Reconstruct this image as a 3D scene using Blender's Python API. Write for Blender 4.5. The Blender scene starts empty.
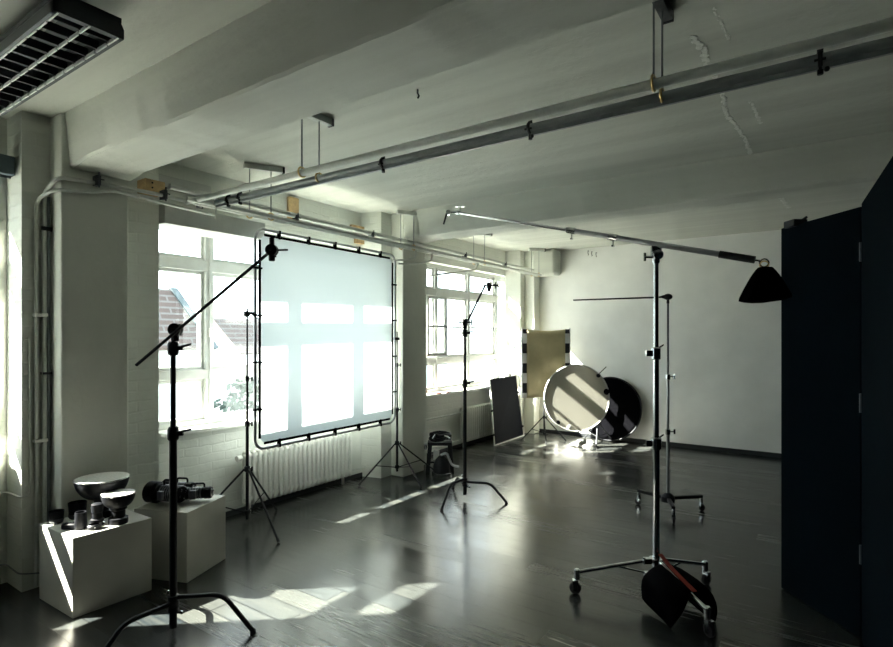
import bpy, bmesh, math, random
from mathutils import Vector, Matrix
random.seed(7)
scene = bpy.context.scene
COL = scene.collection
R = math.radians

# ---------------------------------------------------------------- camera
cam_d = bpy.data.cameras.new('camera'); cam = bpy.data.objects.new('camera', cam_d); COL.objects.link(cam)
cam_d.sensor_fit = 'HORIZONTAL'; cam_d.sensor_width = 36.0; cam_d.lens = 36.0 * 550 / 893
cam_d.shift_y = 13.5 / 893
cam_d.clip_start = 0.02; cam_d.clip_end = 300
cam.location = (0, 0, 1.6); cam.rotation_euler = (R(90), 0, R(34.67))
scene.camera = cam

# ---------------------------------------------------------------- world, sun, exposure
W = bpy.data.worlds.new('world'); scene.world = W; W.use_nodes = True
wn = W.node_tree; wn.nodes.clear()
wo = wn.nodes.new('ShaderNodeOutputWorld'); bg = wn.nodes.new('ShaderNodeBackground')
tc = wn.nodes.new('ShaderNodeTexCoord'); sx = wn.nodes.new('ShaderNodeSeparateXYZ')
ramp = wn.nodes.new('ShaderNodeValToRGB')
ramp.color_ramp.elements[0].position = 0.46; ramp.color_ramp.elements[0].color = (0.30, 0.33, 0.34, 1)
ramp.color_ramp.elements[1].position = 0.52; ramp.color_ramp.elements[1].color = (0.86, 0.95, 1.0, 1)
mp = wn.nodes.new('ShaderNodeMapRange'); mp.inputs[1].default_value = -1; mp.inputs[2].default_value = 1
wn.links.new(tc.outputs['Generated'], sx.inputs[0]); wn.links.new(sx.outputs['Z'], mp.inputs[0])
wn.links.new(mp.outputs[0], ramp.inputs[0]); wn.links.new(ramp.outputs[0], bg.inputs[0])
bg.inputs[1].default_value = 6.2
wn.links.new(bg.outputs[0], wo.inputs[0])

sun_d = bpy.data.lights.new('sun', 'SUN'); sun = bpy.data.objects.new('sun', sun_d); COL.objects.link(sun)
sun_d.energy = 115; sun_d.angle = R(0.55); sun_d.color = (1.0, 0.93, 0.80)
sun.rotation_euler = Vector((1, 0.85, -1)).to_track_quat('-Z', 'Y').to_euler()
sun.location = (-12, -8, 12)

scene.view_settings.view_transform = 'Standard'; scene.view_settings.look = 'None'
scene.view_settings.gamma = 1.0; scene.view_settings.use_curve_mapping = False
scene.view_settings.exposure = 0.16

# ---------------------------------------------------------------- materials
def new_mat(name):
    m = bpy.data.materials.new(name); m.use_nodes = True
    nt = m.node_tree; return m, nt, nt.nodes['Principled BSDF']
def N(nt, typ, **kw):
    n = nt.nodes.new(typ)
    for k, v in kw.items():
        if k.startswith('i_'):
            n.inputs[k[2:].replace('_', ' ')].default_value = v
        else: setattr(n, k, v)
    return n
def simple(name, col, rough=0.5, metal=0.0, noise=0.0, nscale=30, bump=0.0, bscale=60, spec=None):
    m, nt, b = new_mat(name)
    b.inputs['Base Color'].default_value = (*col, 1); b.inputs['Roughness'].default_value = rough
    b.inputs['Metallic'].default_value = metal
    if spec is not None: b.inputs['Specular IOR Level'].default_value = spec
    t = N(nt, 'ShaderNodeTexCoord')
    if noise:
        n = N(nt, 'ShaderNodeTexNoise'); n.inputs['Scale'].default_value = nscale; n.inputs['Detail'].default_value = 4
        r = N(nt, 'ShaderNodeValToRGB')
        r.color_ramp.elements[0].position = .3; r.color_ramp.elements[1].position = .7
        r.color_ramp.elements[0].color = (*[c * (1 - noise) for c in col], 1)
        r.color_ramp.elements[1].color = (*[min(1, c * (1 + noise)) for c in col], 1)
        nt.links.new(t.outputs['Object'], n.inputs['Vector']); nt.links.new(n.outputs[0], r.inputs[0])
        nt.links.new(r.outputs[0], b.inputs['Base Color'])
    if bump:
        n2 = N(nt, 'ShaderNodeTexNoise'); n2.inputs['Scale'].default_value = bscale; n2.inputs['Detail'].default_value = 5
        bp = N(nt, 'ShaderNodeBump'); bp.inputs['Strength'].default_value = bump; bp.inputs['Distance'].default_value = 0.01
        nt.links.new(t.outputs['Object'], n2.inputs['Vector']); nt.links.new(n2.outputs[0], bp.inputs['Height'])
        nt.links.new(bp.outputs[0], b.inputs['Normal'])
    return m

M = {}
M['black_metal'] = simple('black painted metal', (.006, .007, .010), .5, .0, .2, 40, spec=.3)
M['dark_steel'] = simple('dark steel', (.10, .105, .115), .35, .9, .15, 40)
M['chrome'] = simple('chrome', (.62, .64, .66), .16, 1.0, .08, 25)
M['worn_silver'] = simple('worn silver tube', (.42, .44, .46), .3, .9, .1, 25)
M['rubber'] = simple('rubber', (.012, .012, .013), .8, 0, .2, 50)
M['white_enamel'] = simple('white enamel', (.80, .80, .75), .35, 0, .05, 20)
M['pipe_white'] = simple('painted pipe', (.60, .62, .58), .42, 0, .08, 15)
M['pipe_grey'] = simple('grey pipe', (.22, .24, .25), .4, .2, .12, 12)
M['wood'] = simple('raw wood', (.52, .36, .18), .7, 0, .25, 18)
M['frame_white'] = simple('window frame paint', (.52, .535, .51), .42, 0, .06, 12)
M['pedestal'] = simple('matt white plinth paint', (.60, .585, .53), .55, 0, .05, 6, .08, 40)
M['navy'] = simple('dark navy board', (.0010, .0042, .0070), .95, 0, .15, 3, spec=.03)
M['black_cloth'] = simple('black cloth', (.0012, .0012, .0018), .95, 0, .3, 60, .4, 250, spec=.03)
M['silver_inside'] = simple('silver reflector lining', (.90, .90, .87), .42, .55, .1, 60, .25, 120)
M['brass'] = simple('brass', (.65, .48, .22), .3, 1.0, .1, 20)
M['red_strap'] = simple('red strap', (.28, .03, .02), .8, 0, .2, 60)
M['white_plastic'] = simple('white plastic', (.45, .46, .45), .45, 0, .03, 20)
M['grey_plastic'] = simple('grey plastic', (.30, .31, .30), .5, 0, .06, 20)
M['blind'] = simple('blue grey blind', (.07, .10, .12), .7, 0, .1, 20)
M['gold_cloth'] = simple('gold cloth', (.56, .49, .30), .42, .35, .06, 8, .15, 30)
M['base_black'] = simple('black skirting', (.012, .014, .017), .5, 0, .2, 12)
M['absorber_paint'] = simple('charcoal light absorber', (.018, .025, .032), .9, 0, .1, 3, spec=.1)  # near-black on the unseen walls to soak up bounce light
M['louvre'] = simple('louvre metal', (.015, .02, .028), .6, .0, .1, 20)
M['louvre_bright'] = simple('polished louvre edge', (.88, .9, .88), .4, .0, .03, 20)
M['lamp_body'] = simple('lamp housing paint', (.035, .045, .055), .5, 0, .1, 12)
M['house_wall'] = simple('pale house render', (.80, .82, .82), .9, 0, .04, 2)
M['leaves'] = simple('leaves', (.020, .040, .032), .8, 0, .3, 3)
M['bark'] = simple('bark', (.12, .09, .07), .9, 0, .3, 8)
M['ground'] = simple('courtyard', (.35, .36, .34), .9, 0, .2, .4)
M['bargeboard'] = simple('blue white bargeboard', (.075, .098, .105), .7, 0, .04, 4)
M['cap_amber'] = simple('amber gel', (.35, .18, .04), .4, 0, .1, 30)

def wall_mat(name, col, brick=0.0, blend=.35):
    """painted plaster; brick > 0 adds painted-over brick relief"""
    m, nt, b = new_mat(name)
    b.inputs['Roughness'].default_value = .62
    t = N(nt, 'ShaderNodeTexCoord')
    n = N(nt, 'ShaderNodeTexNoise'); n.inputs['Scale'].default_value = 1.7; n.inputs['Detail'].default_value = 6
    nt.links.new(t.outputs['Object'], n.inputs['Vector'])
    r = N(nt, 'ShaderNodeValToRGB'); r.color_ramp.elements[0].position = .3; r.color_ramp.elements[1].position = .75
    r.color_ramp.elements[0].color = (*[c * .88 for c in col], 1); r.color_ramp.elements[1].color = (*[min(1, c * 1.06) for c in col], 1)
    nt.links.new(n.outputs[0], r.inputs[0]); nt.links.new(r.outputs[0], b.inputs['Base Color'])
    n2 = N(nt, 'ShaderNodeTexNoise'); n2.inputs['Scale'].default_value = 22; n2.inputs['Detail'].default_value = 7
    nt.links.new(t.outputs['Object'], n2.inputs['Vector'])
    bp = N(nt, 'ShaderNodeBump'); bp.inputs['Strength'].default_value = .35; bp.inputs['Distance'].default_value = .008
    nt.links.new(n2.outputs[0], bp.inputs['Height'])
    last = bp
    if brick:
        s = N(nt, 'ShaderNodeSeparateXYZ'); c = N(nt, 'ShaderNodeCombineXYZ')
        nt.links.new(t.outputs['Object'], s.inputs[0])
        nd = N(nt, 'ShaderNodeTexNoise'); nd.inputs['Scale'].default_value = 5
        nt.links.new(t.outputs['Object'], nd.inputs['Vector'])
        ad = N(nt, 'ShaderNodeMath', operation='MULTIPLY_ADD'); ad.inputs[1].default_value = .05
        nt.links.new(nd.outputs[0], ad.inputs[0]); nt.links.new(s.outputs['Z'], ad.inputs[2])
        ax = N(nt, 'ShaderNodeMath', operation='ADD')
        nt.links.new(s.outputs['Y'], ax.inputs[0]); nt.links.new(s.outputs['X'], ax.inputs[1])
        nt.links.new(ax.outputs[0], c.inputs['X']); nt.links.new(ad.outputs[0], c.inputs['Y'])
        br = N(nt, 'ShaderNodeTexBrick'); br.inputs['Scale'].default_value = 1
        br.inputs['Brick Width'].default_value = .25; br.inputs['Row Height'].default_value = .077
        br.inputs['Mortar Size'].default_value = .010; br.inputs['Mortar Smooth'].default_value = .8
        br.inputs['Color1'].default_value = (1, 1, 1, 1); br.inputs['Color2'].default_value = (.75, .75, .75, 1)
        br.inputs['Mortar'].default_value = (0, 0, 0, 1)
        nt.links.new(c.outputs[0], br.inputs['Vector'])
        b2 = N(nt, 'ShaderNodeBump'); b2.inputs['Strength'].default_value = brick; b2.inputs['Distance'].default_value = .012
        nt.links.new(br.outputs['Color'], b2.inputs['Height']); nt.links.new(bp.outputs[0], b2.inputs['Normal'])
        last = b2
    nt.links.new(last.outputs[0], b.inputs['Normal'])
    return m
M['wall'] = wall_mat('white wall paint', (.74, .755, .69), 0)
M['wall_brick'] = wall_mat('white painted brick', (.73, .75, .69), .22)
M['wall_back'] = wall_mat('smooth white back wall', (.85, .855, .83), 0)

def ceiling_mat(name, col):
    m, nt, b = new_mat(name); b.inputs['Roughness'].default_value = .75
    t = N(nt, 'ShaderNodeTexCoord'); mpn = N(nt, 'ShaderNodeMapping'); mpn.inputs['Scale'].default_value = (.35, 6.5, 6.5)
    nt.links.new(t.outputs['Object'], mpn.inputs[0])
    n = N(nt, 'ShaderNodeTexNoise'); n.inputs['Scale'].default_value = 1; n.inputs['Detail'].default_value = 7
    nt.links.new(mpn.outputs[0], n.inputs['Vector'])
    r = N(nt, 'ShaderNodeValToRGB'); r.color_ramp.elements[0].position = .3; r.color_ramp.elements[1].position = .7
    r.color_ramp.elements[0].color = (*[c * .82 for c in col], 1); r.color_ramp.elements[1].color = (*col, 1)
    nt.links.new(n.outputs[0], r.inputs[0]); nt.links.new(r.outputs[0], b.inputs['Base Color'])
    # board marks along X
    s = N(nt, 'ShaderNodeSeparateXYZ'); nt.links.new(t.outputs['Object'], s.inputs[0])
    a = N(nt, 'ShaderNodeMath', operation='MULTIPLY'); a.inputs[1].default_value = 5.2; nt.links.new(s.outputs['Y'], a.inputs[0])
    fr = N(nt, 'ShaderNodeMath', operation='FRACT'); nt.links.new(a.outputs[0], fr.inputs[0])
    gt = N(nt, 'ShaderNodeMath', operation='LESS_THAN'); gt.inputs[1].default_value = .05; nt.links.new(fr.outputs[0], gt.inputs[0])
    nb = N(nt, 'ShaderNodeTexNoise'); nb.inputs['Scale'].default_value = 16; nb.inputs['Detail'].default_value = 6
    nt.links.new(t.outputs['Object'], nb.inputs['Vector'])
    ml = N(nt, 'ShaderNodeMath', operation='MULTIPLY_ADD'); ml.inputs[1].default_value = -.45
    nt.links.new(gt.outputs[0], ml.inputs[0]); nt.links.new(nb.outputs[0], ml.inputs[2])
    bp = N(nt, 'ShaderNodeBump'); bp.inputs['Strength'].default_value = .75; bp.inputs['Distance'].default_value = .008
    nt.links.new(ml.outputs[0], bp.inputs['Height']); nt.links.new(bp.outputs[0], b.inputs['Normal'])
    return m
M['ceiling'] = ceiling_mat('painted board-marked concrete', (.62, .635, .575))

def floor_mat():
    m, nt, b = new_mat('dark laminate planks')
    t = N(nt, 'ShaderNodeTexCoord')
    br = N(nt, 'ShaderNodeTexBrick'); br.inputs['Scale'].default_value = 1; br.offset = .37; br.offset_frequency = 2
    br.inputs['Brick Width'].default_value = 1.25; br.inputs['Row Height'].default_value = .155
    br.inputs['Mortar Size'].default_value = .0035; br.inputs['Mortar Smooth'].default_value = .2
    br.inputs['Color1'].default_value = (1, 1, 1, 1); br.inputs['Color2'].default_value = (.0, .0, .0, 1); br.inputs['Mortar'].default_value = (.5, .5, .5, 1)
    nt.links.new(t.outputs['Object'], br.inputs['Vector'])
    mpn = N(nt, 'ShaderNodeMapping'); mpn.inputs['Scale'].default_value = (1.2, 22, 1); nt.links.new(t.outputs['Object'], mpn.inputs[0])
    n = N(nt, 'ShaderNodeTexNoise'); n.inputs['Scale'].default_value = 2; n.inputs['Detail'].default_value = 8
    nt.links.new(mpn.outputs[0], n.inputs['Vector'])
    mx = N(nt, 'ShaderNodeMix', data_type='FLOAT'); mx.inputs[0].default_value = .38
    nt.links.new(n.outputs[0], mx.inputs[2]); nt.links.new(br.outputs['Color'], mx.inputs[3])
    r = N(nt, 'ShaderNodeValToRGB'); r.color_ramp.elements[0].position = .25; r.color_ramp.elements[1].position = .8
    r.color_ramp.elements[0].color = (.011, .014, .016, 1); r.color_ramp.elements[1].color = (.050, .052, .047, 1)
    nt.links.new(mx.outputs[0], r.inputs[0])
    dk = N(nt, 'ShaderNodeMix', data_type='RGBA'); dk.inputs[7].default_value = (.003, .003, .004, 1)
    nt.links.new(br.outputs['Fac'], dk.inputs[0]); nt.links.new(r.outputs[0], dk.inputs[6])
    nt.links.new(dk.outputs[2], b.inputs['Base Color'])
    rr = N(nt, 'ShaderNodeMapRange'); rr.inputs[3].default_value = .13; rr.inputs[4].default_value = .34
    nt.links.new(mx.outputs[0], rr.inputs[0]); nt.links.new(rr.outputs[0], b.inputs['Roughness'])
    b.inputs['Specular Tint'].default_value = (1, .95, .84, 1)
    b.inputs['Specular IOR Level'].default_value = .5
    h = N(nt, 'ShaderNodeMath', operation='MULTIPLY_ADD'); h.inputs[1].default_value = -1.0
    ns = N(nt, 'ShaderNodeMath', operation='MULTIPLY'); ns.inputs[1].default_value = .22; nt.links.new(n.outputs[0], ns.inputs[0])
    nt.links.new(br.outputs['Fac'], h.inputs[0]); nt.links.new(ns.outputs[0], h.inputs[2])
    bp = N(nt, 'ShaderNodeBump'); bp.inputs['Strength'].default_value = .5; bp.inputs['Distance'].default_value = .002
    nt.links.new(h.outputs[0], bp.inputs['Height']); nt.links.new(bp.outputs[0], b.inputs['Normal'])
    return m
M['floor'] = floor_mat()

def glass_mat():
    m, nt, b = new_mat('window glass'); nt.nodes.remove(b)
    o = nt.nodes['Material Output']; tr = N(nt, 'ShaderNodeBsdfTransparent'); g = N(nt, 'ShaderNodeBsdfGlossy')
    tr.inputs[0].default_value = (.93, .96, .96, 1); g.inputs['Roughness'].default_value = .02
    mx = N(nt, 'ShaderNodeMixShader'); mx.inputs[0].default_value = .05
    nt.links.new(tr.outputs[0], mx.inputs[1]); nt.links.new(g.outputs[0], mx.inputs[2]); nt.links.new(mx.outputs[0], o.inputs[0])
    return m
M['glass'] = glass_mat()
def diffuser(name, col, transp, transl, tcol=(1, 1, 1)):
    m, nt, b = new_mat(name); nt.nodes.remove(b)
    o = nt.nodes['Material Output']
    d = N(nt, 'ShaderNodeBsdfDiffuse'); d.inputs[0].default_value = (*col, 1)
    n = N(nt, 'ShaderNodeTexNoise'); n.inputs['Scale'].default_value = 400
    bp = N(nt, 'ShaderNodeBump'); bp.inputs['Strength'].default_value = .05; nt.links.new(n.outputs[0], bp.inputs['Height'])
    nt.links.new(bp.outputs[0], d.inputs['Normal'])
    tl = N(nt, 'ShaderNodeBsdfTranslucent'); tl.inputs[0].default_value = (*col, 1)
    tr = N(nt, 'ShaderNodeBsdfTransparent'); tr.inputs[0].default_value = (*tcol, 1)
    m1 = N(nt, 'ShaderNodeMixShader'); m1.inputs[0].default_value = transl
    m2 = N(nt, 'ShaderNodeMixShader'); m2.inputs[0].default_value = transp
    nt.links.new(d.outputs[0], m1.inputs[1]); nt.links.new(tl.outputs[0], m1.inputs[2])
    nt.links.new(m1.outputs[0], m2.inputs[1]); nt.links.new(tr.outputs[0], m2.inputs[2]); nt.links.new(m2.outputs[0], o.inputs[0])
    return m
M['silk'] = diffuser('white diffusion silk', (.66, .705, .725), .07, .58)
M['disc_silk'] = diffuser('translucent white disc cloth', (.42, .41, .36), .05, .35)

def stripes_mat():
    m, nt, b = new_mat('black and white striped sleeve'); b.inputs['Roughness'].default_value = .8
    t = N(nt, 'ShaderNodeTexCoord'); s = N(nt, 'ShaderNodeSeparateXYZ'); nt.links.new(t.outputs['Object'], s.inputs[0])
    a = N(nt, 'ShaderNodeMath', operation='MULTIPLY_ADD'); a.inputs[1].default_value = 3.3; a.inputs[2].default_value = .22
    nt.links.new(s.outputs['Z'], a.inputs[0])
    f = N(nt, 'ShaderNodeMath', operation='FRACT'); nt.links.new(a.outputs[0], f.inputs[0])
    g = N(nt, 'ShaderNodeMath', operation='GREATER_THAN'); g.inputs[1].default_value = .5; nt.links.new(f.outputs[0], g.inputs[0])
    mx = N(nt, 'ShaderNodeMix', data_type='RGBA'); mx.inputs[6].default_value = (.7, .7, .68, 1); mx.inputs[7].default_value = (.008, .008, .01, 1)
    nt.links.new(g.outputs[0], mx.inputs[0]); nt.links.new(mx.outputs[2], b.inputs['Base Color'])
    return m
M['stripes'] = stripes_mat()
def tiles_mat():
    m, nt, b = new_mat('roof tiles'); b.inputs['Roughness'].default_value = .85
    t = N(nt, 'ShaderNodeTexCoord'); s = N(nt, 'ShaderNodeSeparateXYZ'); c = N(nt, 'ShaderNodeCombineXYZ')
    nt.links.new(t.outputs['Object'], s.inputs[0]); nt.links.new(s.outputs['Y'], c.inputs['X']); nt.links.new(s.outputs['Z'], c.inputs['Y'])
    br = N(nt, 'ShaderNodeTexBrick'); br.inputs['Scale'].default_value = 1; br.inputs['Brick Width'].default_value = .9; br.inputs['Row Height'].default_value = .22
    br.inputs['Mortar Size'].default_value = .035
    br.inputs['Color1'].default_value = (.085, .062, .055, 1); br.inputs['Color2'].default_value = (.072, .055, .048, 1); br.inputs['Mortar'].default_value = (.12, .115, .11, 1)
    nt.links.new(c.outputs[0], br.inputs['Vector']); nt.links.new(br.outputs['Color'], b.inputs['Base Color'])
    return m
M['tiles'] = tiles_mat()

# ---------------------------------------------------------------- mesh helpers (world coordinates)
class MB:
    def __init__(s): s.v = []; s.f = []; s.mi = []
    def add(s, vs, fs, mi=0):
        k = len(s.v); s.v += [Vector(v) for v in vs]
        for f in fs: s.f.append([k + i for i in f]); s.mi.append(mi)
        return s
    def box(s, lo, hi, mi=0, rot=0, piv=None):
        x0, y0, z0 = lo; x1, y1, z1 = hi
        vs = [Vector((x, y, z)) for z in (z0, z1) for x, y in ((x0, y0), (x1, y0), (x1, y1), (x0, y1))]
        if rot:
            p = Vector(piv if piv else ((x0 + x1) / 2, (y0 + y1) / 2, 0)); m = Matrix.Rotation(rot, 3, 'Z')
            vs = [m @ (v - p) + p for v in vs]
        return s.add(vs, [(3, 2, 1, 0), (4, 5, 6, 7), (0, 1, 5, 4), (1, 2, 6, 5), (2, 3, 7, 6), (3, 0, 4, 7)], mi)
    def obox(s, c, ax, ay, az, mi=0):
        """oriented box: centre and three half-extent vectors"""
        c = Vector(c); ax, ay, az = Vector(ax), Vector(ay), Vector(az)
        if ax.cross(ay).dot(az) < 0: ax = -ax
        vs = [c + a * ax + b * ay + d * az for d in (-1, 1) for a, b in ((-1, -1), (1, -1), (1, 1), (-1, 1))]
        return s.add(vs, [(3, 2, 1, 0), (4, 5, 6, 7), (0, 1, 5, 4), (1, 2, 6, 5), (2, 3, 7, 6), (3, 0, 4, 7)], mi)
    def tube(s, pts, r, n=10, caps=True, mi=0, closed=False):
        pts = [Vector(p) for p in pts]; L = len(pts); rs = r if isinstance(r, (list, tuple)) else [r] * L
        rings = []; nrm = None
        for i, p in enumerate(pts):
            if closed: t = (pts[(i + 1) % L] - pts[i - 1]).normalized()
            elif i == 0: t = (pts[1] - p).normalized()
            elif i == L - 1: t = (p - pts[i - 1]).normalized()
            else:
                t = ((pts[i + 1] - p).normalized() + (p - pts[i - 1]).normalized())
                t = t.normalized() if t.length > 1e-6 else (pts[i + 1] - p).normalized()
            if nrm is None: nrm = t.orthogonal().normalized()
            nrm = (nrm - t * nrm.dot(t)).normalized(); b = t.cross(nrm)
            rings.append([p + rs[i] * (math.cos(2 * math.pi * k / n) * nrm + math.sin(2 * math.pi * k / n) * b) for k in range(n)])
        vs = [v for ring in rings for v in ring]; fs = []
        for i in range(L - (0 if closed else 1)):
            j = (i + 1) % L
            for k in range(n): fs.append((i * n + k, i * n + (k + 1) % n, j * n + (k + 1) % n, j * n + k))
        if caps and not closed:
            fs.append(tuple(reversed(range(n)))); fs.append(tuple(range((L - 1) * n, L * n)))
        return s.add(vs, fs, mi)
    def lathe(s, c, axis, prof, n=28, mi=0):
        """prof: list of (radius, height along axis)"""
        c = Vector(c); a = Vector(axis).normalized(); u = a.orthogonal().normalized(); w = a.cross(u)
        vs = []; fs = []
        for (r, h) in prof:
            for k in range(n):
                th = 2 * math.pi * k / n; vs.append(c + a * h + max(r, 1e-4) * (math.cos(th) * u + math.sin(th) * w))
        for i in range(len(prof) - 1):
            for k in range(n): fs.append((i * n + k, i * n + (k + 1) % n, (i + 1) * n + (k + 1) % n, (i + 1) * n + k))
        if prof[0][0] > 1e-3: fs.append(tuple(reversed(range(n))))
        if prof[-1][0] > 1e-3: fs.append(tuple(range((len(prof) - 1) * n, len(prof) * n)))
        return s.add(vs, fs, mi)
    def ball(s, c, r, n=12, mi=0, sc=(1, 1, 1)):
        vs = []; fs = []; c = Vector(c); m = n // 2
        for i in range(m + 1):
            ph = math.pi * i / m
            for k in range(n):
                th = 2 * math.pi * k / n
                vs.append(c + Vector((r * sc[0] * math.sin(ph) * math.cos(th), r * sc[1] * math.sin(ph) * math.sin(th), r * sc[2] * math.cos(ph))))
        for i in range(m):
            for k in range(n): fs.append((i * n + k, (i + 1) * n + k, (i + 1) * n + (k + 1) % n, i * n + (k + 1) % n))
        return s.add(vs, fs, mi)
    def prism(s, poly, d, mi=0):
        """polygon (list of 3-D points) extruded by vector d"""
        n = len(poly); d = Vector(d); a = [Vector(p) for p in poly]; b = [p + d for p in a]
        fs = [tuple(reversed(range(n))), tuple(range(n, 2 * n))] + [(i, (i + 1) % n, n + (i + 1) % n, n + i) for i in range(n)]
        return s.add(a + b, fs, mi)
    def build(s, name, mats, parent=None, smooth=True, bevel=0, flat=False):
        base = Vector((0, 0, 0)); p = parent
        while p is not None: base += p.location; p = p.parent
        me = bpy.data.meshes.new(name)
        bm = bmesh.new(); vs = [bm.verts.new(v - base) for v in s.v]
        for f, mi in zip(s.f, s.mi):
            try: fa = bm.faces.new([vs[i] for i in f]); fa.material_index = mi
            except ValueError: pass
        bmesh.ops.remove_doubles(bm, verts=bm.verts, dist=1e-6)
        bmesh.ops.recalc_face_normals(bm, faces=bm.faces)
        bm.to_mesh(me); bm.free()
        for m in (mats if isinstance(mats, list) else [mats]): me.materials.append(m)
        if smooth and not flat:
            for q in me.polygons: q.use_smooth = True
            me.set_sharp_from_angle(angle=R(38))
        o = bpy.data.objects.new(name, me); COL.objects.link(o)
        if parent is not None: o.parent = parent
        if bevel:
            b = o.modifiers.new('bevel', 'BEVEL'); b.width = bevel; b.segments = 2; b.limit_method = 'ANGLE'; b.angle_limit = R(40)
        return o

def thing(name, label, cat, loc, group=None):
    o = bpy.data.objects.new(name, None); COL.objects.link(o); o.location = loc; o.empty_display_size = .1
    o['label'] = label; o['category'] = cat
    if group: o['group'] = group
    return o
def tag(o, label, cat, group=None):
    o['label'] = label; o['category'] = cat
    if group: o['group'] = group
    return o
def struct(o):
    o['kind'] = 'structure'; return o
def lab(o, t): o['label'] = t; return o
def bend(pts, rad=.05, n=6):
    """round the corners of a polyline"""
    pts = [Vector(p) for p in pts]; out = [pts[0]]
    for i in range(1, len(pts) - 1):
        a, p, b = pts[i - 1], pts[i], pts[i + 1]
        r1 = min(rad, (p - a).length * .48, (b - p).length * .48)
        s, e = p + (a - p).normalized() * r1, p + (b - p).normalized() * r1
        for k in range(n + 1):
            t = k / n; out.append((1 - t) ** 2 * s + 2 * t * (1 - t) * p + t * t * e)
    out.append(pts[-1]); return out

# directions across and along the view, used to lay things out on the floor
RT = Vector((0.8225, 0.569, 0)); FW = Vector((-0.569, 0.8225, 0)); UP = Vector((0, 0, 1))

# ================================================================ STRUCTURE
CZ = 3.02; XR = 1.7; YB = 8.5; YR = -.9  # right and rear walls pulled in close to darken the near ceiling
struct(MB().box((-4.75, YR - .2, -.2), (XR + .2, YB + .2, 0)).build('floor', M['floor'], smooth=False))

# window bays: (opening y0, y1), pier ranges
BAYS = [(.20, 1.28), (2.30, 4.95), (5.68, 8.42)]
PIERS = [(1.32, 2.18), (4.70, 5.56), (8.14, 8.5)]
PILAS = [(1.47, 1.88), (4.87, 5.27), (8.28, 8.5)]
wl = MB()
wl.box((-4.68, YR - .2, 0), (-4.40, YB + .2, .80))                       # wall under the sills
wl.box((-4.66, YR - .2, 2.62), (-4.40, YB + .2, CZ))                     # wall above the windows
ys = [YR - .2] + [y for b in BAYS for y in b] + [YB + .2]
for i in range(0, len(ys), 2): 
    if ys[i + 1] - ys[i] > .01: wl.box((-4.66, ys[i], .80), (-4.40, ys[i + 1], 2.62))
for a, b in PIERS:                                                    # splayed piers
    a = max(a, YR); b = min(b, YB)
    wl.prism([(-4.40, a - .0 if a < 2 else a - .06, 0), (-4.15, a, 0), (-4.15, b, 0), (-4.40, b + (.06 if b < YB else 0), 0)], (0, 0, CZ))
wall_left = struct(wl.build('wall_left', M['wall_brick'], smooth=False))
pl = MB()
for a, b in PILAS: pl.box((-4.15, a, 0), (-3.97, b, CZ))
pl.build('pilaster', M['wall'], wall_left, smooth=False, bevel=.012)
struct(MB().box((-4.75, YB, 0), (XR + .2, YB + .2, CZ)).build('wall_back', M['wall_back'], smooth=False))
struct(MB().box((XR, YR, 0), (XR + .2, YB, CZ)).build('wall_right_absorber', M['absorber_paint'], smooth=False))  # unseen wall, set close and dark to absorb light on the right
struct(MB().box((-4.4, YR - .2, 0), (XR + .2, YR, CZ)).build('wall_rear_absorber', M['absorber_paint'], smooth=False))  # unseen wall behind the camera, set close and dark to cut bounce
ce = MB().box((-4.75, YR - .2, CZ), (XR + .2, YB + .2, CZ + .25))
ceiling = struct(ce.build('ceiling', M['ceiling'], smooth=False))

def wavy_beam(y0, y1, z, name):
    """concrete beam with slightly uneven arrises and a haunch at the window end"""
    m = MB(); n = 60; rows = []
    for i in range(n + 1):
        x = -3.97 + (XR + 3.97) * i / n
        j = lambda a: a * (random.random() - .5)
        h = max(0, 1 - i / 2.2) * .03
        rows.append([Vector((x, y0 - .03 + j(.006), CZ + .01)), Vector((x, y0 + j(.006), z + .012 - h + j(.006))), Vector((x, y0 + .014, z - h + j(.004))),
                     Vector((x, y1 - .014, z - h + j(.004))), Vector((x, y1 + j(.006), z + .012 - h + j(.006))), Vector((x, y1 + .03 + j(.006), CZ + .01))])
    vs = [v for r in rows for v in r]; fs = []
    for i in range(n):
        for k in range(5): fs.append((i * 6 + k, i * 6 + k + 1, i * 6 + 7 + k, i * 6 + 6 + k))
        fs.append((i * 6 + 5, i * 6, i * 6 + 6, i * 6 + 11))
    fs += [tuple(range(6)), tuple(reversed(range(n * 6, n * 6 + 6)))]
    m.add(vs, fs); return m.build(name, M['ceiling'], ceiling)
wavy_beam(1.52, 1.90, 2.71, 'beam')
wavy_beam(4.89, 5.24, 2.73, 'beam')
hc = MB().box((-3.98, 8.20, 2.60), (-3.58, 8.50, 3.02)); hc.build('haunch', M['ceiling'], ceiling, bevel=.04)
hc = MB().box((-3.97, 4.86, 2.725), (-3.74, 5.27, 3.02)); hc.build('haunch', M['ceiling'], ceiling, bevel=.04)

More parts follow.
